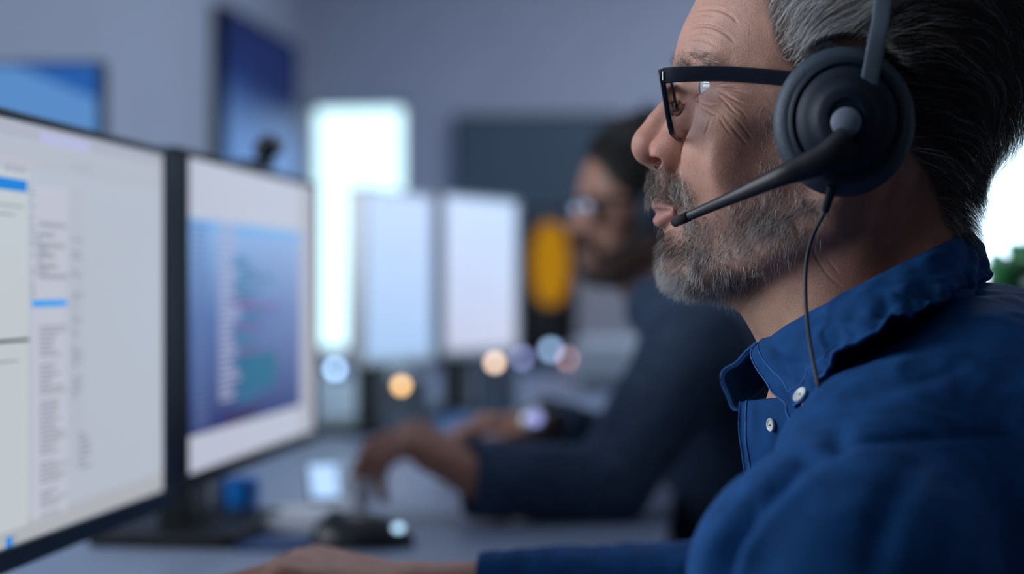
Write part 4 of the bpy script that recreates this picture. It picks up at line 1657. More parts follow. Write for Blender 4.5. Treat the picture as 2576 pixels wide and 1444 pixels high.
def monitor(name, label, base, rz, w, zb, zt, rects, strength, bez=(0.012, 0.012, 0.012, 0.022), mb=None, group=None, stand=-0.085, on=DESK):
    """screen centred over base facing +x (turned by rz); zb, zt heights of the lit area; bez left,right,top,bottom"""
    mb = mb or m_bezel
    r = root(name, label, 'monitor', (base[0], base[1], on), group, rz)
    b, t = zb - on, zt - on
    l_, r_, tp, bt = bez
    bm = bmesh.new()
    th = 0.030
    # frame around the screen
    x0, x1 = -th, 0.004
    bx(bm, ((x0 + x1) / 2, -w / 2 - l_ / 2, (b + t) / 2), (x1 - x0, l_, t - b + 0.0))
    bx(bm, ((x0 + x1) / 2, w / 2 + r_ / 2, (b + t) / 2), (x1 - x0, r_, t - b + 0.0))
    bx(bm, ((x0 + x1) / 2, (r_ - l_) / 2, t + tp / 2), (x1 - x0, w + l_ + r_, tp))
    bx(bm, ((x0 + x1) / 2, (r_ - l_) / 2, b - bt / 2), (x1 - x0, w + l_ + r_, bt))
    loc_obj('bezel', bm, mb, r, bevel=0.0015)
    bm = bmesh.new()
    bx(bm, (-0.020, (r_ - l_) / 2, (b + t) / 2), (0.030, w, t - b))
    bx(bm, (-0.042, 0, (b + t) / 2 - 0.02), (0.02, w * 0.55, (t - b) * 0.6))
    loc_obj('back_shell', bm, m_stand, r, bevel=0.004)
    base_rect = (-w / 2 - 0.001, w / 2 + 0.001, b - 0.001, t + 0.001, rects[0][4])
    V, Q, Cc = quad_screen([base_rect] + rects[1:])
    me = bpy.data.meshes.new('screen')
    me.from_pydata([tuple(v) for v in V], [], [tuple(q) for q in Q])
    a = me.attributes.new('col', 'FLOAT_COLOR', 'POINT')
    d = np.ones((len(V), 4), np.float32); d[:, :3] = Cc
    a.data.foreach_set('color', d.ravel())
    me.materials.append(emit_attr('lit_screen_' + str(len(bpy.data.materials)), strength))
    o = bpy.data.objects.new('screen', me); C.objects.link(o); o.parent = r
    if stand:
        bm = bmesh.new()
        hgt = (b + t) / 2
        bx(bm, (stand, 0, hgt / 2), (0.035, 0.075, hgt))
        bx(bm, (-0.050, 0, hgt), (0.04, 0.08, 0.09))
        loc_obj('stand_column', bm, m_stand, r, bevel=0.004)
        bm = bmesh.new()
        bx(bm, (-0.078, 0, 0.008), (0.155, 0.21, 0.016))
        loc_obj('stand_base', bm, m_stand, r, bevel=0.006)
    return r

XM = -0.50
def yz(px, py):
    q = at_x(px, py, XM)
    return q[1], q[2]

def Yp(px):
    return yz(px, 722)[0]

g_ = lambda v: lin(v, v + 3, v + 12)
def prect(yc, px0, px1, ym, pt, pb, c):
    """screen rectangle from photo pixels: columns px0..px1, rows pt..pb read at column ym"""
    return (Yp(px0) - yc, Yp(px1) - yc, yz(ym, pb)[1] - DESK, yz(ym, pt)[1] - DESK, c)

rt = np.random.default_rng(3)
# near monitor
Y0, Y1 = 0.895, 1.381
yc = (Y0 + Y1) / 2
ZB, ZT = 0.838, 1.143
R1 = [(0, 0, 0, 0, lin(186, 194, 208))]
def full(z0, z1, c): R1.append((-0.243, 0.243, z0 - DESK, z1 - DESK, c))
full(ZT - 0.012, ZT, lin(176, 181, 196)); full(ZT - 0.033, ZT - 0.014, lin(184, 190, 203)); full(ZB, ZB + 0.016, lin(180, 183, 190))
R1.append(prect(yc, 100, 226, 200, 352, 380, lin(186, 188, 226)))
R1.append(prect(yc, -200, 105, 0, 388, 405, lin(192, 190, 204)))
R1.append(prect(yc, -300, 71, 36, 430, 1330, lin(198, 206, 212)))
R1.append(prect(yc, 80, 168, 124, 470, 1298, lin(196, 199, 213)))
R1.append(prect(yc, 175, 210, 190, 470, 1180, lin(184, 190, 204)))
R1.append(prect(yc, -300, 68, 34, 449, 480, lin(0, 132, 222)))
R1.append(prect(yc, 80, 168, 124, 755, 771, lin(0, 160, 248)))
R1.append(prect(yc, -300, 73, 36, 853, 861, lin(14, 30, 20)))
R1.append(prect(yc, 14, 30, 22, 1350, 1376, lin(20, 140, 230)))
R1.append(prect(yc, 33, 38, 22, 1350, 1376, lin(150, 155, 160)))
for k in range(3):
    R1.append(prect(yc, 14 + 18 * k, 24 + 18 * k, 40, 418, 434, lin(160, 168, 184)))
    R1.append(prect(yc, 180 + 18 * k, 190 + 18 * k, 200, 412, 432, lin(172, 180, 194)))
def text(px0, px1, ym, p0, p1, step, c, seed, fill=0.8):
    r = np.random.default_rng(seed)
    p = p0
    while p < p1:
        if r.random() < fill:
            L = px0 + (px1 - px0) * r.uniform(0.35, 1.0)
            R1.append(prect(yc, px0, L, ym, p, p + step * 0.45, tuple(0.80 * v for v in c)))
        p += step * (1 if r.random() < 0.9 else 2.2)
text(-200, 66, 34, 516, 625, 11, lin(166, 174, 186), 1)
text(-200, 60, 34, 672, 700, 8, lin(168, 178, 182), 2)
text(-200, 46, 34, 780, 812, 8, lin(168, 172, 200), 3)
text(-200, 64, 34, 872, 920, 11, lin(160, 168, 176), 4)
text(90, 122, 104, 590, 690, 11, lin(158, 164, 182), 5, 1.0)
text(72, 86, 80, 470, 750, 12, lin(172, 178, 194), 6, 0.7)
text(94, 166, 124, 560, 700, 26, lin(178, 184, 198), 7, 0.9)
text(94, 165, 124, 820, 1295, 11.5, lin(158, 167, 182), 8, 0.95)
text(172, 206, 190, 590, 1000, 11, lin(166, 173, 190), 9, 0.75)
text(190, 224, 206, 1085, 1170, 14, lin(162, 168, 184), 10, 1.0)
monitor('monitor', 'near monitor with white document windows and blue bars at the left edge', (XM, yc), 0.0, Y1 - Y0, ZB, ZT, R1, SCR, bez=(0.012, 0.029, 0.006, 0.017), mb=m_bezel_b)

# second monitor with code
Y0, Y1 = 1.443, 1.923
yc = (Y0 + Y1) / 2
ZB, ZT = 0.844, 1.147
R1 = [(0, 0, 0, 0, lin(192, 198, 216))]
top, bot = yz(480, 548)[1] - DESK, yz(480, 1098)[1] - DESK
ya, yb = Yp(474) - yc, Yp(756) - yc
R1.append((ya, yb, top - 0.010, top, lin(118, 176, 236)))
g0, g1, g2 = lin(136, 174, 224), lin(98, 128, 184), lin(34, 48, 112)
zmid = top - 0.010 - 0.42 * (top - bot)
R1.append((ya, yb, zmid, top - 0.010, [lin(70, 104, 168), lin(106, 130, 184), lin(150, 180, 228), lin(132, 178, 232)]))
R1.append((ya, yb, bot, zmid, [lin(30, 42, 104), lin(46, 62, 124), lin(106, 130, 184), lin(70, 104, 168)]))
R1.append((Yp(757) - yc, Yp(800) - yc, 0.098, 0.395, lin(178, 180, 192)))
r = np.random.default_rng(8)
p = 560
while p < 1080:
    f = (p - 560) / 520
    R1.append(prect(yc, 480, 520, 500, p, p + 7, tuple(np.array(lin(108, 130, 182)) * (0.9 - 0.2 * f))))
    L = r.uniform(570, 604)
    if p < 1000:
        R1.append(prect(yc, 548, L, 575, p, p + 8, tuple(np.array(lin(172, 176, 206)))))
    if 640 < p < 1000 and r.random() < 0.75:
        R1.append(prect(yc, L + 6, L + r.uniform(30, 100), 640, p, p + 8, lin(30, 118, 152) if r.random() < 0.7 else lin(120, 62, 128)))
    p += 15
R1.append(prect(yc, 600, 690, 640, 890, 975, lin(26, 104, 140)))
R1.append(prect(yc, 560, 640, 600, 1030, 1062, lin(52, 44, 92)))
monitor('monitor', 'second monitor showing a dark blue code window between white bands', (XM, yc), 0.0, Y1 - Y0, ZB, ZT, R1, SCR, bez=(0.030, 0.010, 0.007, 0.014), mb=m_bezel)

# pair of pale monitors on the desk at the back
def between(pxa, da, pxb, db):
    a, b = at_d(pxa, 722, da), at_d(pxb, 722, db)
    c = (a + b) / 2
    d = b - a
    return c, math.atan2(d[1], d[0]) - math.pi / 2, math.hypot(d[0], d[1])
c, rz, w = between(918, 2.82, 1084, 3.10)
monitor('monitor', 'pale blue blank monitor at the back, left one of the pair', c, rz, w, 0.895, 1.195, [(0, 0, 0, 0, [lin(150, 182, 220), lin(152, 182, 222), lin(186, 204, 240), lin(184, 206, 240)])], 1.2, bez=(0.008, 0.012, 0.008, 0.014), mb=m_silver_b, stand=-0.055)
c, rz, w = between(1116, 3.16, 1296, 3.44)
monitor('monitor', 'white blank monitor at the back, right of the pair beside the dark cabinet', c, rz, w, 0.895, 1.205, [(0, 0, 0, 0, [lin(186, 190, 214), lin(190, 194, 216), lin(190, 214, 250), lin(196, 216, 250)])], 1.15, bez=(0.010, 0.010, 0.008, 0.014), mb=m_silver_b, stand=-0.055)
# blue screen by the left wall
a = at(246, 150, 2.5)
b = at(-180, 150, 2.5)
c = (a + b) / 2
w_ = a[0] - b[0]
zt_ = at(246, 160, 2.5)[2]
def lc(px, py):
    q = at(px, py, 2.5)
    return (q[0] - c[0], q[2] - DESK)
monitor('monitor', 'light blue screen with a deep blue corner standing by the left wall', (c[0], 2.5), -math.pi / 2, w_, 1.02, zt_,
        [(0, 0, 0, 0, lin(84, 136, 196)), (lc(30, 161), lc(244, 250), lc(246, 162), lc(140, 161), lin(14, 84, 162))], 1.0, bez=(0.006, 0.006, 0.005, 0.012), mb=m_bezel_b)
# ------------------------------------------------------------------ wall screens and furniture at the back
def wall_screen_left(name, label, px0, px1, zt0, zb0, rects):
    y0 = LX * 0 + at_x(px0, 722, LX)[1]
    y1 = at_x(px1, 722, LX)[1]
    yc, w = (y0 + y1) / 2, y1 - y0
    r = root(name, label, 'screen', (LX + 0.03, yc, (zt0 + zb0) / 2))
    h = zt0 - zb0
    bm = bmesh.new()
    bx(bm, (-0.008, 0, 0), (0.044, w, h))
    loc_obj('housing', bm, m_bezel, r, bevel=0.004)
    V, Q, Cc = quad_screen(rects(w - 0.03, h - 0.03), x=0.0145)
    me = bpy.data.meshes.new('screen')
    me.from_pydata([tuple(v) for v in V], [], [tuple(q) for q in Q])
    at_ = me.attributes.new('col', 'FLOAT_COLOR', 'POINT')
    d = np.ones((len(V), 4), np.float32); d[:, :3] = Cc
    at_.data.foreach_set('color', d.ravel())
    me.materials.append(emit_attr('wall_screen', 1.0))
    o = bpy.data.objects.new('screen', me); C.objects.link(o); o.parent = r
    return r
zt = at_x(537, 12, LX)[2]
def navy(w, h):
    a, b = -w / 2, w / 2
    dk, md, lt = lin(13, 26, 74), lin(34, 70, 142), lin(84, 124, 190)
    # dark above a slanting border, lighter blue below
    zl, zr = h / 2 - 0.36 * h, h / 2 - 0.36 * h
    zl, zr = h / 2 - 0.22 * h, h / 2 - 0.30 * h
    zl2, zr2 = h / 2 - 0.52 * h, h / 2 - 0.50 * h
    return [((a, -h / 2), (b, -h / 2), (b, zr2), (a, zl2), [lin(110, 148, 205), lin(110, 148, 205), lt, lt]),
            ((a, zl2), (b, zr2), (b, zr), (a, zl), [lt, lt, dk, lin(18, 40, 98)]),
            ((a, zl), (b, zr), (b, h / 2), (a, h / 2), [lin(18, 40, 98), dk, dk, dk])]
wall_screen_left('wall_screen', 'tall wall screen, navy above and light blue below, on the left wall', 532, 722, zt, 1.10, navy)

m_tv = mat('dark_screen_glass', (0.085, 0.130, 0.175), 0.45)
def on_back(px0, px1, py0, py1, depth=0.05):
    a, b = at(px0, py0, BY - depth), at(px1, py1, BY - depth)
    return a[0], b[0], b[2], a[2]
x0, x1, z0, z1 = on_back(1140, 1562, 290, 532)
r = root('television', 'dark switched-off television hanging on the back wall above the second man', 'television', ((x0 + x1) / 2, BY - 0.03, (z0 + z1) / 2))
bm = bmesh.new(); bx(bm, ((x0 + x1) / 2, BY - 0.023, (z0 + z1) / 2), (x1 - x0, 0.054, z1 - z0)); bm_obj('housing', bm, mat('tv_housing', (0.03, 0.045, 0.06), 0.5), r, bevel=0.004)
bm = bmesh.new(); bx(bm, ((x0 + x1) / 2, BY - 0.052, (z0 + z1) / 2), (x1 - x0 - 0.03, 0.006, z1 - z0 - 0.03)); bm_obj('screen', bm, m_tv, r)

# dark cabinet with an amber lamp in front
def cabinet(name, label, x0, x1, y0, y1, h, m, doors=2, mh=None):
    r = root(name, label, 'cabinet', ((x0 + x1) / 2, (y0 + y1) / 2, 0))
    bm = bmesh.new(); bx(bm, ((x0 + x1) / 2, (y0 + y1) / 2, h / 2), (x1 - x0, y1 - y0, h)); bm_obj('carcass', bm, m, r, bevel=0.003)
    w = (x1 - x0) / doors
    for k in range(doors):
        bm = bmesh.new(); bx(bm, (x0 + w * (k + 0.5), y0 - 0.009, h / 2), (w - 0.008, 0.018, h - 0.03)); d = bm_obj('door', bm, m, r, bevel=0.002)
        bm = bmesh.new(); bx(bm, (x0 + w * (k + 0.5) + w * 0.35 * (1 if k == 0 else -1), y0 - 0.026, h * 0.6), (0.012, 0.016, 0.12)); bm_obj('handle', bm, mh or m_steel, d, bevel=0.002)
    return r
xa, xb2 = at(1300, 700, 5.40)[0], at(1446, 700, 5.40)[0]
cabinet('cabinet', 'tall black cabinet behind the amber lamp at the back', xa, xb2, 5.42, 5.90, at(1300, 556, 5.40)[2], mat('black_cabinet', (0.012, 0.011, 0.012), 0.6, noise=0.1), 1)
xa, xb2 = at(1448, 700, 5.2)[0], at(1980, 700, 5.2)[0]
cabinet('cabinet', 'low grey cabinet at the back behind the second man', xa, xb2, 5.22, 5.75, at(1448, 700, 5.2)[2], mat('grey_cabinet', (0.36, 0.37, 0.41), 0.6, noise=0.05), 2)
lp_ = at(1384, 664, 5.05)
r = root('floor_lamp', 'slim floor lamp with a glowing amber paper shade in front of the black cabinet', 'lamp', (lp_[0], lp_[1], 0))
hw = (at(1432, 668, 5.05)[0] - at(1340, 668, 5.05)[0]) / 2
hz = (at(1386, 565, 5.05)[2] - at(1386, 778, 5.05)[2]) / 2
bm = bmesh.new()
lathe(bm, (lp_[0], lp_[1], lp_[2]), [(hw * math.sqrt(max(0.0, 1 - t * t)) ** 0.9 * 0.96 + 0.004, hz * t) for t in np.linspace(-0.97, 0.97, 15)], 28)
sh = bm_obj('lamp_shade', bm, emit('amber_lamp_glow', (1.0, 0.46, 0.018), 0.40), r, smooth=True)
sh['label'] = 'glowing amber shade'
bm = bmesh.new(); cyl(bm, (lp_[0], lp_[1], 0.02), (lp_[0], lp_[1], lp_[2] - hz), 0.009); bm_obj('pole', bm, m_leg, r, smooth=True, angle=40)
bm = bmesh.new(); lathe(bm, (lp_[0], lp_[1], 0), [(0.11, 0), (0.11, 0.014), (0.10, 0.02), (0.012, 0.024)], 32); bm_obj('base', bm, m_leg, r, smooth=True, angle=40)

# printer on the back desk
m_print = mat('white_plastic', (0.55, 0.60, 0.66), 0.45, noise=0.03)
pa, pb = at(1440, 862, 4.1), at(1566, 862, 4.1)
r = root('printer', 'white printer standing on the back desk beyond the second man', 'printer', ((pa[0] + pb[0]) / 2, 4.25, DESK))
cx_ = (pa[0] + pb[0]) / 2
wd = pb[0] - pa[0] + 0.06
bm = bmesh.new(); bx(bm, (cx_ + 0.02, 4.27, DESK + 0.062), (wd, 0.30, 0.124)); bm_obj('housing', bm, m_print, r, bevel=0.008)
bm = bmesh.new(); bx(bm, (cx_ + 0.02, 4.10, DESK + 0.03), (wd * 0.7, 0.08, 0.012)); bm_obj('paper_tray', bm, m_tv, r, bevel=0.002)
bm = bmesh.new(); bx(bm, (cx_ + 0.02, 4.25, DESK + 0.127), (wd * 0.8, 0.22, 0.008)); bm_obj('scanner_lid', bm, m_print, r, bevel=0.003)

# ------------------------------------------------------------------ small things on the desks
m_mouse = mat('mouse_shell', (0.010, 0.013, 0.018), 0.32)
def mouse(px, py, rz, label, glint=None):
    q = at_z(px, py, DESK)
    r = root('computer_mouse', label, 'mouse', tuple(q), None, rz)
    bm = bmesh.new()
    ball(bm, (0, 0, 0.004), (0.056, 0.032, 0.032), 28)
    for v in bm.verts:
        if v.co.z < 0.002:
            v.co.z = 0.002
        v.co.z *= 1 - 0.25 * (v.co.x / 0.056)
    loc_obj('shell', bm, m_mouse, r, smooth=True)
    bm = bmesh.new(); cyl(bm, (-0.030, -0.004, 0.030), (-0.030, 0.004, 0.030), 0.008, seg=18); loc_obj('scroll_wheel', bm, m_tv, r, smooth=True, angle=40)
    if glint:  # the shell's glossy highlight, put in as a glowing spot
        bm = bmesh.new(); ball(bm, (0.040, -0.014, 0.021), (0.006, 0.006, 0.004), 14)
        o = loc_obj('light_spot', bm, emit('mouse_glint', (0.45, 0.72, 0.95), glint), r, smooth=True)
        o['label'] = 'small pale blue painted highlight'
    return r
mouse(912, 1372, 0.06, 'black computer mouse lying on the near desk beyond the denim-sleeved hand', 2.0)

# webcam on the second monitor
q = at_x(672, 440, XM)
r = root('webcam', 'small dark webcam clipped on top of the code monitor', 'webcam', (XM + 0.0, q[1], 1.157))
bm = bmesh.new(); ball(bm, (0.0, 0, 0.022), (0.014, 0.026, 0.014), 24, Matrix.Rotation(0.35, 3, 'X')); loc_obj('camera_body', bm, m_black, r, smooth=True)
bm = bmesh.new(); cyl(bm, (0.010, 0, 0.023), (0.017, 0, 0.023), 0.008, seg=20); loc_obj('lens', bm, m_tv, r, smooth=True, angle=40)
bm = bmesh.new(); bx(bm, (-0.008, 0, 0.004), (0.03, 0.02, 0.008)); bx(bm, (-0.038, 0, -0.012), (0.006, 0.02, 0.04)); bx(bm, (-0.028, 0, 0.005), (0.02, 0.02, 0.006)); loc_obj('clip', bm, m_black, r, bevel=0.001)

# cup, tumbler, tape roll, papers, keyboards
def cup(name, label, cat_, px, py, h, r0, r1, m, handle=None, rz=0.0):
    q = at_z(px, py, DESK)
    r = root(name, label, cat_, tuple(q), None, rz)
    bm = bmesh.new()
    lathe(bm, (0, 0, 0), [(0.001, 0.001), (r0, 0.001), (r0 + 0.001, 0.003), (r1, h), (r1 - 0.003, h), (r0 - 0.002, 0.006), (0.001, 0.006)], 36)
    loc_obj('cup_wall', bm, m, r, smooth=True, angle=40)
    if handle:
        bm = bmesh.new()
        sweep(bm, catmull([(r0 + 0.002, 0, h * 0.25), (r0 + 0.02, 0, h * 0.28), (r0 + 0.026, 0, h * 0.5), (r0 + 0.02, 0, h * 0.74), (r0 + 0.002, 0, h * 0.78)], 6), circ(0.0045, 10), up=(0, 1, 0.001))
        loc_obj('handle', bm, m, r, smooth=True)
    return r
m_white_cer = mat('white_ceramic', (0.78, 0.82, 0.88), 0.25, noise=0.03)
m_blue_cer = mat('blue_ceramic', (0.006, 0.19, 0.66), 0.3, noise=0.1)
m_clear = glass_material('tumbler_glass', (0.86, 0.92, 1.0))
cup('mug', 'white mug standing behind the stand of the code monitor', 'mug', 522, 1304, 0.055, 0.016, 0.019, m_white_cer, True, 1.2)
cup('pen_cup', 'round blue cup on the desk below the code monitor', 'cup', 604, 1300, 0.045, 0.021, 0.024, m_blue_cer)
cup('tumbler', 'white tumbler on the near desk behind the black mouse', 'cup', 893, 1310, 0.050, 0.013, 0.015, m_white_cer)

m_paper = mat('white_paper', (0.85, 0.88, 0.93), 0.8, noise=0.03)
def papers(label, px, py, w, l, n, rz, name='paper_stack', cat_='papers', m=None):
    q = at_z(px, py, DESK)
    r = root(name, label, cat_, (q[0], q[1], DESK + 0.0005), None, rz)
    for k in range(n):
        bm = bmesh.new(); bx(bm, (0, 0, 0.002 + 0.0042 * k), (w, l, 0.004), Matrix.Rotation(0.09 * math.sin(k * 2.1), 3, 'Z'))
        loc_obj('sheet', bm, m or m_paper, r)
    return r
papers('short stack of white papers on the near desk below the code monitor', 782, 1316, 0.12, 0.12, 3, 0.2)
tq = at_z(820, 1268, DESK)  # glowing phone shape added to make a bright spot on the desk
r = root('glow_prop', 'phone shape with an added pale blue glow beyond the code monitor', 'phone', tuple(tq), None, 0.55)
Mt = Matrix.Rotation(math.radians(-24), 3, 'X')
bm = bmesh.new(); bx(bm, (0, 0.012, 0.026), (0.040, 0.008, 0.050), Mt); loc_obj('prop_body', bm, m_bezel, r, bevel=0.002)
bm = bmesh.new(); bx(bm, Vector((0, 0.012, 0.026)) + Mt @ Vector((0, -0.0046, 0)), (0.036, 0.001, 0.044), Mt); loc_obj('screen', bm, emit('prop_glow', (0.42, 0.62, 0.95), 1.3), r)
bm = bmesh.new(); bx(bm, (0, 0.030, 0.0185), (0.02, 0.003, 0.036), Matrix.Rotation(math.radians(28), 3, 'X')); loc_obj('stand', bm, m_leg, r)
papers('flat blue folder on the desk below the code monitor', 720, 1372, 0.10, 0.08, 1, 0.2, 'folder', 'folder', mat('blue_folder', (0.02, 0.05, 0.16), 0.6, noise=0.1))

m_keys = mat('keyboard_keys', (0.09, 0.22, 0.46), 0.5)
m_kbody = mat('keyboard_body', (0.14, 0.28, 0.50), 0.45)
def keyboard(label, P, rz, body_m, key_m, w=0.42, d=0.135, on=DESK):
    r = root('keyboard', label, 'keyboard', (P[0], P[1], on), None, rz)
    bm = bmesh.new(); bx(bm, (0, 0, 0.009), (d, w, 0.018)); loc_obj('keyboard_base', bm, body_m, r, bevel=0.003)
    n = 0
    bm = bmesh.new()
    for i in range(5):
        for j in range(17):
            bx(bm, (-d / 2 + 0.018 + i * 0.0235, -w / 2 + 0.02 + j * 0.0237, 0.0215), (0.0185, 0.0185, 0.007))
    o = loc_obj('keys', bm, key_m, r, bevel=0.001)
    o['kind'] = 'stuff'
    return r
keyboard('blue keyboard on the front of the back desk, beyond the hands of the second man', at_z(1168, 1096, DESK), 0.0, m_kbody, m_keys, w=0.40)
keyboard('dark keyboard on the near desk between the two big monitors and the front man', (-0.30, 0.93, 0), 0.0, m_black, m_shell)

# status lights: small chargers and hubs whose lamps shine out of focus
m_box = mat('charger_shell', (0.055, 0.075, 0.11), 0.5)
def hub(px, py, d, colr, st, label, s=0.009, speaker=False):
    P = at_d(px, py, d)
    h = max(0.014, P[2] - DESK)
    r = root('desk_speaker' if speaker else 'usb_hub', label, 'speaker' if speaker else 'hub', (P[0], P[1], DESK))
    w_ = 0.075 if speaker else 0.05
    bm = bmesh.new(); bx(bm, (0, 0.03, (h + 0.012) / 2), (w_, 0.06, h + 0.012)); loc_obj('housing', bm, m_box, r, bevel=0.006)
    if speaker:
        bm = bmesh.new(); cyl(bm, (0, 0.001, h * 0.42), (0, -0.004, h * 0.42), 0.028, 0.025, 28); loc_obj('speaker_cone', bm, m_tv, r, smooth=True, angle=40)
    bm = bmesh.new(); ball(bm, (0, -0.002, h), (s, s * 0.6, s), 18)
    o = loc_obj('light_spot', bm, emit('light_%d_%d' % (px, py), colr, st), r, smooth=True)
    o['label'] = 'small round lit lamp'
    return r
hub(843, 928, 4.70, (0.42, 0.66, 1.0), 9.0, 'small black box with a blue-white light on the back desk, nearest to the code monitor', 0.012)
hub(905, 918, 5.02, (0.10, 0.26, 0.85), 6.0, 'small black box with a dim blue light below the left pale monitor', 0.012)
hub(1010, 970, 2.72, (1.0, 0.60, 0.24), 4.5, 'small black speaker with an orange light at the front of the back desk', 0.009, True)
hub(1245, 912, 2.95, (0.98, 0.70, 0.52), 5.0, 'small black speaker with a peach light in front of the right pale monitor', 0.009, True)
hub(1312, 900, 5.00, (0.36, 0.40, 0.80), 4.0, 'small black box with a violet light beside the right pale monitor', 0.013)
hub(1386, 880, 5.05, (0.36, 0.55, 0.85), 5.0, 'small black box with a pale blue light left of the printer', 0.015)
hub(1432, 903, 4.98, (0.80, 0.42, 0.42), 5.0, 'small black box with a pink light next to the second man', 0.012)

# ------------------------------------------------------------------ plant by the big window
m_leaf = mat('ivy_leaf', (0.012, 0.16, 0.040), 0.45, noise=0.4, nscale=60)
m_stem = mat('ivy_stem', (0.03, 0.10, 0.03), 0.6)
pc0 = at(2668, 690, 1.55)
r = root('potted_plant', 'leafy green ivy in a white pot behind the front man', 'plant', (pc0[0], pc0[1], 0.80))
bm = bmesh.new(); lathe(bm, (pc0[0], pc0[1], 0.80), [(0.001, 0.0), (0.055, 0.0), (0.062, 0.004), (0.080, 0.13), (0.084, 0.135), (0.084, 0.145), (0.074, 0.145), (0.072, 0.12), (0.001, 0.12)], 36)
bm_obj('pot', bm, m_white_cer, r, smooth=True, angle=40)
rl = random.Random(4)
def ivy(bm, P, d, up, s):
    d = Vector(d).normalized(); up = Vector(up); sd = d.cross(up).normalized(); nn_ = sd.cross(d)
    out = [(0, 0), (0.45, -0.12), (0.62, 0.10), (0.40, 0.34), (0.58, 0.62), (0.24, 0.66), (0, 1.12), (-0.24, 0.66), (-0.58, 0.62), (-0.40, 0.34), (-0.62, 0.10), (-0.45, -0.12)]
    top = [bm.verts.new(Vector(P) + sd * a * s + d * b * s + nn_ * (-0.25 * a * a - 0.2 * b * b) * s) for a, b in out]
    c0 = bm.verts.new(Vector(P) + d * 0.35 * s + nn_ * 0.05 * s)
    for i in range(len(top)):
        bm.faces.new((c0, top[i], top[(i + 1) % len(top)]))
spots = [(2545, 660), (2566, 700), (2558, 735), (2582, 640), (2600, 690), (2620, 650), (2574, 770), (2600, 790), (2640, 720), (2660, 640), (2690, 620), (2700, 700), (2730, 660), (2740, 730), (2680, 560), (2640, 590), (2620, 750), (2760, 690), (2660, 780)]
bms = bmesh.new()
for i, (px, py) in enumerate(spots):
    P = at(px, py, 1.55 + rl.uniform(-0.09, 0.09))
    b = (pc0[0] + rl.uniform(-0.03, 0.03), pc0[1] + rl.uniform(-0.03, 0.03), 0.92)
    mid = (np.array(b) * 0.5 + P * 0.5) + np.array([0, 0, 0.045])
    sweep(bms, catmull([b, mid, P], 6), circ(0.0016, 6))
    bm = bmesh.new()
    ivy(bm, P, (P[0] - pc0[0], rl.uniform(-0.06, 0.02), rl.uniform(-0.05, 0.03)), (rl.uniform(-0.2, 0.2), -0.8, 0.6), rl.uniform(0.026, 0.036))
    o = bm_obj('leaf', bm, m_leaf, r, smooth=True)
    sm_ = o.modifiers.new('thick', 'SOLIDIFY'); sm_.thickness = 0.0006
bm_obj('stems', bms, m_stem, r, smooth=True)
rs_ = root('plant_stand', 'dark square stand under the ivy pot behind the front man', 'stand', (pc0[0], pc0[1], 0))
bm = bmesh.new(); bx(bm, (pc0[0], pc0[1], 0.79), (0.28, 0.28, 0.02)); bm_obj('stand_top', bm, m_leg, rs_, bevel=0.002)
for sx in (-0.12, 0.12):
    for sy in (-0.12, 0.12):
        bm = bmesh.new(); bx(bm, (pc0[0] + sx, pc0[1] + sy, 0.39), (0.022, 0.022, 0.78)); bm_obj('leg', bm, m_leg, rs_)

# ------------------------------------------------------------------ ceiling panels added out of view to brighten wall and desks
def panel(x, y, s, energy, label, colr=(0.72, 0.82, 1.0)):
    r = root('added_ceiling_panel', label, 'light', (x, y, CH), 'added ceiling panels')
    bm = bmesh.new()
    for dx, dy, sx, sy in ((s / 2, 0, 0.03, s + 0.03), (-s / 2, 0, 0.03, s + 0.03), (0, s / 2, s + 0.03, 0.03), (0, -s / 2, s + 0.03, 0.03)):
        bx(bm, (dx, dy, -0.02), (sx, sy, 0.04))
    loc_obj('frame', bm, m_wframe, r)
    bm = bmesh.new(); bx(bm, (0, 0, -0.012), (s - 0.03, s - 0.03, 0.006)); loc_obj('diffuser', bm, emit('diffuser_%d' % len(bpy.data.materials), colr, energy), r)
    return r
# ------------------------------------------------------------------ the second man
H2Y = 2.20
s2, p2, yaw2 = 0.95, math.radians(-8), math.radians(17)
_t = head_world(np.array([[-71.0, 0, 31.6]]), np.zeros(3), yaw2, s2, p2)[0]
HO2 = at(1428, 577, H2Y) - _t
def hw2(V):
    return head_world(V, HO2, yaw2, s2, p2)
man2 = root('person', 'dark-haired man in a grey-blue sweater and headset further along the desk', 'person', (HO2[0] + 0.1, H2Y, 0.0))
V2, Q2 = make_head(2.0, fine=False)
SK2 = np.array([0.36, 0.185, 0.130])
c2 = np.tile(SK2, (len(V2), 1))
ax2, ay2 = px_near(V2)
bmk = np.maximum(soft_poly(ax2, ay2, BEARD, 18), soft_poly(ax2, ay2, STACHE, 12))
c2 = c2 * (1 - 0.6 * bmk[:, None]) + np.array((0.03, 0.022, 0.018)) * 0.6 * bmk[:, None]
m_skin2 = skin_material('brown_skin', tuple(SK2), tex=False)
f2 = V2[Q2].mean(1)
fx2, fy2 = px_near(f2)
rs2 = np.random.default_rng(9)
HAIR2 = [(1800, -20), (1812, 40), (1850, 90), (1900, 130), (1930, 190), (1950, 260), (2010, 270), (2160, 180), (2290, 380), (2330, 430), (2370, 540), (2400, 600), (2900, 640), (2900, -900), (1600, -900), (1720, -300), (1770, -120)]
hm2 = soft_poly(ax2, ay2, HAIR2, 14)[:, None]
c2 = c2 * (1 - hm2) + np.array((0.012, 0.010, 0.010)) * hm2
w = soft_poly(fx2, fy2, HAIR2, 10)
n = 5000
P, Nn = sample_surface(V2, Q2, w, n, rs2)
st = grow(P, Nn, 22 * rs2.uniform(0.7, 1.2, n), 5, hair_dir, rs2.uniform(3, 14, n), 0.6, 0.05, 0.2, rs2, stand=0.7, avoid=cup_avoid)
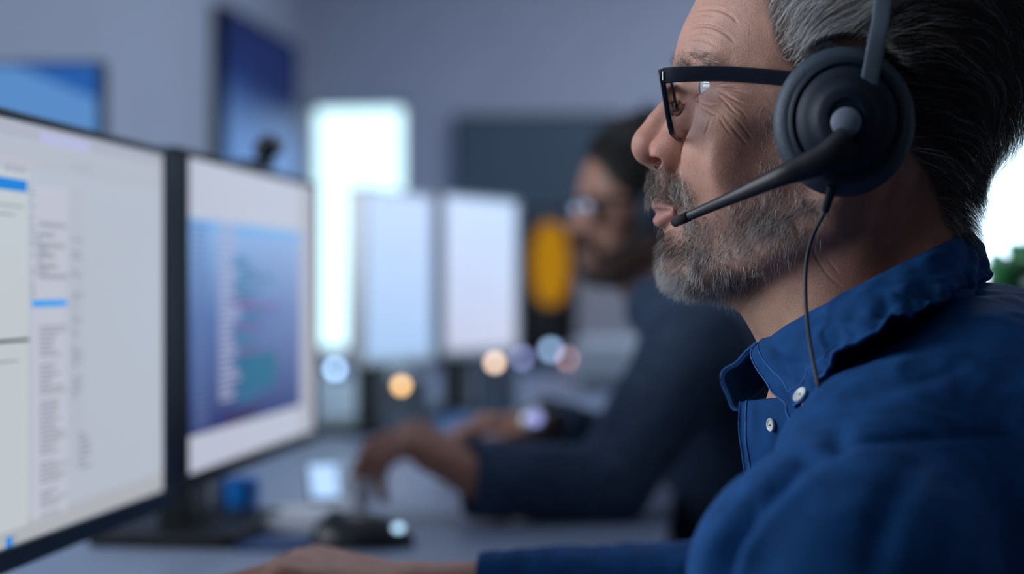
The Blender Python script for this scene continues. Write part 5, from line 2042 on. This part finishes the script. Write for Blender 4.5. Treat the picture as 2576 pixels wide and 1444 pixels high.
v, q, c = tubes(st, rs2.uniform(0.35, 0.6, n), np.array([0.012, 0.010, 0.010]) * rs2.uniform(0.6, 1.6, (n, 1)))
mesh_np('hair', hw2(v), q, m_hair, man2, attrs={'col': ('COLOR', c)})
w = np.maximum(soft_poly(fx2, fy2, BEARD, 18), soft_poly(fx2, fy2, STACHE, 10))
n = 2600
P, Nn = sample_surface(V2, Q2, w, n, rs2)
st = grow(P, Nn, 9 * rs2.uniform(0.7, 1.3, n), 4, beard_dir, rs2.uniform(1, 5, n), 0.4, 0.1, 0.2, rs2, stand=0.8)
v, q, c = tubes(st, rs2.uniform(0.25, 0.45, n), np.array([0.014, 0.011, 0.010]) * rs2.uniform(0.6, 1.6, (n, 1)))
mesh_np('beard', hw2(v), q, m_hair, man2, attrs={'col': ('COLOR', c)})

nb2 = hw2(np.array([[60.0, 0, -95]]))[0]
SH_L = at(1752, 880, 1.99)
EL2_L = at(1528, 1222, 1.86)
WR2_L = at(1212, 1205, 1.80)
SH_R = np.array([SH_L[0] - 0.01, 2.41, SH_L[2]])
WR2_R = at(1385, 1078, 2.20)
EL2_R = at(1640, 1150, 2.42)
TX = SH_L[0] + 0.055
TR2 = dict(
    ell=[((TX + 0.02, 2.20, 0.78), (0.12, 0.17, 0.30), 0), ((TX, 2.20, 0.90), (0.105, 0.18, 0.13), 0.04)],
    chain=[([(nb2[0], 2.15, nb2[2] - 0.01), tuple((nb2 + SH_L) / 2 + np.array([0, -0.0, 0.012])), tuple(SH_L)], [0.050, 0.055, 0.066], 0.03),
           ([(nb2[0], 2.25, nb2[2] - 0.01), tuple((nb2 + SH_R) / 2 + np.array([0, 0.0, 0.012])), tuple(SH_R)], [0.050, 0.055, 0.066], 0.03),
           ([tuple(SH_L), tuple(EL2_L), tuple(WR2_L + np.array([0.02, 0, 0]))], [0.066, 0.046, 0.040], 0.022),
           ([tuple(SH_R), tuple(EL2_R), tuple(WR2_R + np.array([0.02, 0, 0]))], [0.066, 0.050, 0.036], 0.022)])
m_knit = cloth_mat('grey_blue_sweater', (0.042, 0.066, 0.112), twill=False, rough=0.9, sheen=0.2)
def sweater(p):
    p = p.astype(np.float64)
    d = torso_field(p, TR2)
    sh_ = smax(d, -(d + 0.008), 0.002)
    d = smax(sh_, -cone(p, nb2 + np.array([-0.02, 0, 0.12]), nb2 + np.array([0.01, 0, -0.02]), 0.062, 0.060), 0.006)
    for Wp, E in ((WR2_L, EL2_L), (WR2_R, EL2_R)):
        ax = (Wp - E) / np.linalg.norm(Wp - E)
        d = np.where(np.linalg.norm(p - Wp, axis=1) < 0.09, np.maximum(d, (p - Wp) @ ax - 0.012), d)
    return np.maximum(d, 0.55 - p[:, 2])
lo, hi = box_of([SH_L, SH_R, EL2_L, EL2_R, WR2_L, WR2_R, (TX + 0.2, 2.2, 0.56), (TX, 2.2, nb2[2] + 0.02)], 0.10)
lo[2] = 0.53
KV, KQ = nets(sweater, lo, hi, 0.006, coarse=4)
KN = vnormals(KV, KQ)
KV = cloth_disp(KV, KN, 0.006, 0.003, 14)
sw = mesh_np('sweater', KV, KQ, m_knit, man2)
sw['label'] = 'grey-blue long-sleeved sweater'
for nm, Wp, E, rr in (('cuff', WR2_L, EL2_L, 0.0415), ('cuff', WR2_R, EL2_R, 0.0375)):
    ax = (Wp - E) / np.linalg.norm(Wp - E)
    q0 = Wp + ax * 0.014
    bm = bmesh.new(); sweep(bm, [q0 - ax * 0.05, q0 - ax * 0.045, q0 - ax * 0.004, q0], circ(rr, 24), scale=[0.98, 1.04, 1.02, 0.98], cap=False)
    o = bm_obj(nm, bm, m_knit, sw, smooth=True)
    o.modifiers.new('thick', 'SOLIDIFY').thickness = -0.004
def trunk2(p):
    p = p.astype(np.float64)
    return np.maximum(np.maximum(torso_field(p, TR2, -0.014), 0.55 - p[:, 2]), -(p[:, 0] - (TX - 0.12)))
T2, TQ2 = nets(trunk2, lo, hi, 0.014, coarse=4)
Lh, LhQ = hand_mesh(WR2_L, (-0.87, 0.06, 0.49), (0.49, -0.20, 0.87), EL2_L * 0.5 + WR2_L * 0.5, h=0.0035, curl=(48, 32, 20), tcurl=22, thumb=-1.0, sc=1.10, spread=0.02, ts=0.35)
Rh, RhQ = hand_mesh(WR2_R, (-0.98, -0.06, 0.10), (0.05, 0.1, 1), EL2_R * 0.5 + WR2_R * 0.5, h=0.0035, curl=(28, 30, 18), thumb=1.0, sc=0.98, spread=0.03)
parts = [(hw2(V2), Q2, c2, 0), (T2, TQ2, SK2, 0), (Lh, LhQ, SK2 * np.array([1.05, 0.95, 0.9]), 0), (Rh, RhQ, SK2, 0)]
for v, q, c in zip(eV, eQ, eC):
    parts.append((hw2(v), q, c, 1))
V_, Q_, C_, M_ = join_parts(parts)
b2_ = mesh_np('body', V_, Q_, [m_skin2, m_eye], man2, attrs={'col': ('COLOR', C_)})
b2_.data.polygons.foreach_set('material_index', M_)

def copy_gear(src, name, label, cat_):
    """the same kind of headset/glasses carried over to the second man's head"""
    r = src.copy(); C.objects.link(r)
    R = Matrix.Rotation(yaw2, 3, 'Z') @ Matrix.Rotation(p2, 3, 'Y')
    T1 = Matrix.Translation(Vector(HO) + Vector(PIV) * 0.001) @ Matrix.Rotation(HYAW, 4, 'Z')
    T2_ = Matrix.Translation(Vector(HO2) + Vector(PIV) * 0.001 * s2) @ R.to_4x4() @ Matrix.Scale(s2, 4)
    X = T2_ @ T1.inverted()
    r.matrix_world = X @ Matrix.Translation(src.location)
    r['label'] = label
    for ch in list(src.children):
        if ch.name.startswith('cable'):
            continue
        c_ = ch.copy(); C.objects.link(c_); c_.parent = r
        c_.matrix_parent_inverse = Matrix.Identity(4)
        for g in ch.children:
            d_ = g.copy(); C.objects.link(d_); d_.parent = c_
    return r
copy_gear(hs, 'headset', 'blurred dark headset on the head of the second man', 'headset')
g2_ = copy_gear(gl, 'eyeglasses', 'eyeglasses of the second man with screen-bright lenses', 'glasses')
m_refl = mat('bright_lens', (0.92, 0.93, 1.0), 0.02, metal=1.0)
for ch in g2_.children:
    if ch.name.startswith('lens'):
        ch.data = ch.data.copy()
        ch.data.materials[0] = m_lens2 if 'm_lens2' in globals() else m_refl

# wrist watch, its highlight put in as a glowing face
wp = WR2_R + (WR2_R - EL2_R) / np.linalg.norm(WR2_R - EL2_R) * 0.03
# watch on the right forearm
r = root('wrist_watch', 'watch with a pale violet painted highlight on the far wrist of the second man', 'watch', tuple(wp))
axw = (WR2_R - EL2_R) / np.linalg.norm(WR2_R - EL2_R)
bm = bmesh.new(); sweep(bm, [wp - axw * 0.010, wp + axw * 0.010], circ(0.0315, 28), scale=[(1, 0.86), (1, 0.86)], cap=False)
o = bm_obj('strap', bm, m_black, r, smooth=True); o.modifiers.new('thick', 'SOLIDIFY').thickness = 0.002
P = at(1356, 1057, 2.17)
wn = unit(CAM - wp)
fc_ = wp + np.array([0, -0.030, 0.010])
qq = Vector((0, 0, 1)).rotation_difference(Vector((0.0, -0.95, 0.35)).normalized()).to_matrix()
bm = bmesh.new(); lathe(bm, tuple(fc_), [(0.001, -0.004), (0.0165, -0.004), (0.018, -0.001), (0.0175, 0.004), (0.015, 0.006), (0.001, 0.006)], 32, qq); bm_obj('case', bm, m_steel, r, smooth=True, angle=40)
bm = bmesh.new(); lathe(bm, tuple(fc_), [(0.001, 0.0064), (0.009, 0.0064), (0.009, 0.0068), (0.001, 0.007)], 24, qq); bm_obj('face_highlight', bm, emit('watch_highlight', (0.34, 0.36, 0.80), 1.5), r, smooth=True)

# trousers, shoes and chairs of both men
m_trouser = cloth_mat('dark_trousers', (0.012, 0.014, 0.020), twill=False)
m_shoe = mat('black_shoe_leather', (0.010, 0.009, 0.009), 0.35)
def lower_body(person, hx_, hy2, kx):
    hip = np.array([hx_, hy2, 0.585])
    legs_ = [[hip + (0, 0.09 * s, -0.02), np.array([kx, hy2 + 0.13 * s, 0.545]), np.array([kx + 0.03, hy2 + 0.13 * s, 0.10])] for s in (1, -1)]
    def f(p):
        p = p.astype(np.float64)
        d = ell(p, hip, (0.15, 0.185, 0.12))
        for l in legs_:
            d = smin(d, chain(p, l, [0.095, 0.070, 0.055], 0.02), 0.03)
        return np.maximum(d, 0.09 - p[:, 2])
    lo_, hi_ = box_of([hip, (kx, hy2 - 0.15, 0.08), (kx, hy2 + 0.15, 0.6)], 0.2)
    v, q = nets(f, lo_, hi_, 0.012, coarse=4)
    mesh_np('trousers', v, q, m_trouser, person)
    for l in legs_:
        a = l[2]
        bm = bmesh.new()
        ball(bm, (a[0] - 0.05, a[1], 0.045), (0.135, 0.047, 0.045), 24)
        ball(bm, (a[0] + 0.01, a[1], 0.075), (0.055, 0.042, 0.055), 20)
        bm_obj('shoe', bm, m_shoe, person, smooth=True)
lower_body(man, 0.20, HY, -0.24)
lower_body(man2, TX + 0.03, 2.20, TX - 0.42)
# his chair
m_chair = mat('black_chair_fabric', (0.010, 0.012, 0.016), 0.8, noise=0.2, nscale=200)
def office_chair(x, y, label, rz=0.0, seat_z=0.46, back_h=0.45):
    r = root('office_chair', label, 'chair', (x, y, 0), None, rz)
    bm = bmesh.new(); bx(bm, (0, 0, seat_z), (0.46, 0.46, 0.07)); loc_obj('seat', bm, m_chair, r, bevel=0.03)
    bm = bmesh.new(); bx(bm, (0.26, 0, seat_z + 0.10 + back_h / 2), (0.05, 0.42, back_h)); loc_obj('backrest', bm, m_chair, r, bevel=0.02)
    bm = bmesh.new(); bx(bm, (0.27, 0, seat_z + 0.02), (0.03, 0.06, 0.30)); loc_obj('back_bracket', bm, m_leg, r)
    bm = bmesh.new(); cyl(bm, (0, 0, 0.10), (0, 0, seat_z - 0.03), 0.025); loc_obj('gas_column', bm, m_leg, r, smooth=True, angle=40)
    for k in range(5):
        a = 2 * math.pi * k / 5
        bm = bmesh.new(); sweep(bm, [(0, 0, 0.11), (0.28 * math.cos(a), 0.28 * math.sin(a), 0.07)], rrect(0.05, 0.03, 0.008, 2), scale=[1, 0.6]); lg = loc_obj('leg', bm, m_leg, r)
        bm = bmesh.new(); cyl(bm, (0.28 * math.cos(a), 0.28 * math.sin(a) - 0.012, 0.028), (0.28 * math.cos(a), 0.28 * math.sin(a) + 0.012, 0.028), 0.028, seg=18); loc_obj('caster', bm, m_black, lg, smooth=True, angle=40)
    return r
office_chair(TX - 0.09, 2.20, 'black office chair under the second man', 0.0, 0.44, 0.40)
office_chair(0.13, HY, 'black office chair under the man in the denim shirt', 0.0, 0.44, 0.36)
# ------------------------------------------------------------------ camera, light, view
cd = bpy.data.cameras.new('camera')
cam = bpy.data.objects.new('camera', cd)
C.objects.link(cam)
cam.location = (0, 0, CAMZ)
cam.rotation_euler = (math.pi / 2, 0, YAW)
cd.sensor_width = 36
cd.lens = F / 2576 * 36
cd.clip_start = 0.02
cd.dof.use_dof = True
cd.dof.focus_distance = 0.875
cd.dof.aperture_fstop = 0.0553 / APERTURE
cd.dof.aperture_blades = 0
bpy.context.scene.camera = cam

w = bpy.data.worlds.new('room_ambience')
bpy.context.scene.world = w
w.use_nodes = True
w.node_tree.nodes['Background'].inputs[0].default_value = (0.16, 0.30, 0.62, 1)
w.node_tree.nodes['Background'].inputs[1].default_value = WORLD

def area(name, loc, target, size, energy, colr, size_y=None):
    l = bpy.data.lights.new(name, 'AREA')
    l.energy = energy
    l.color = colr
    l.size = size
    if size_y:
        l.shape = 'RECTANGLE'
        l.size_y = size_y
    o = bpy.data.objects.new(name, l)
    C.objects.link(o)
    o.location = loc
    o.rotation_euler = (Vector(target) - Vector(loc)).to_track_quat('-Z', 'Y').to_euler()
    return o
for a in LAMPS:
    area(*a)
for x, y, s, e in ADDED_PANELS:
    panel(x, y, s, e, 'flat square ceiling panel added to light the room from above')
sc = bpy.context.scene
sc.view_settings.view_transform = 'Standard'
sc.view_settings.look = 'None'
sc.view_settings.exposure = 0.0
sc.view_settings.gamma = 1.0
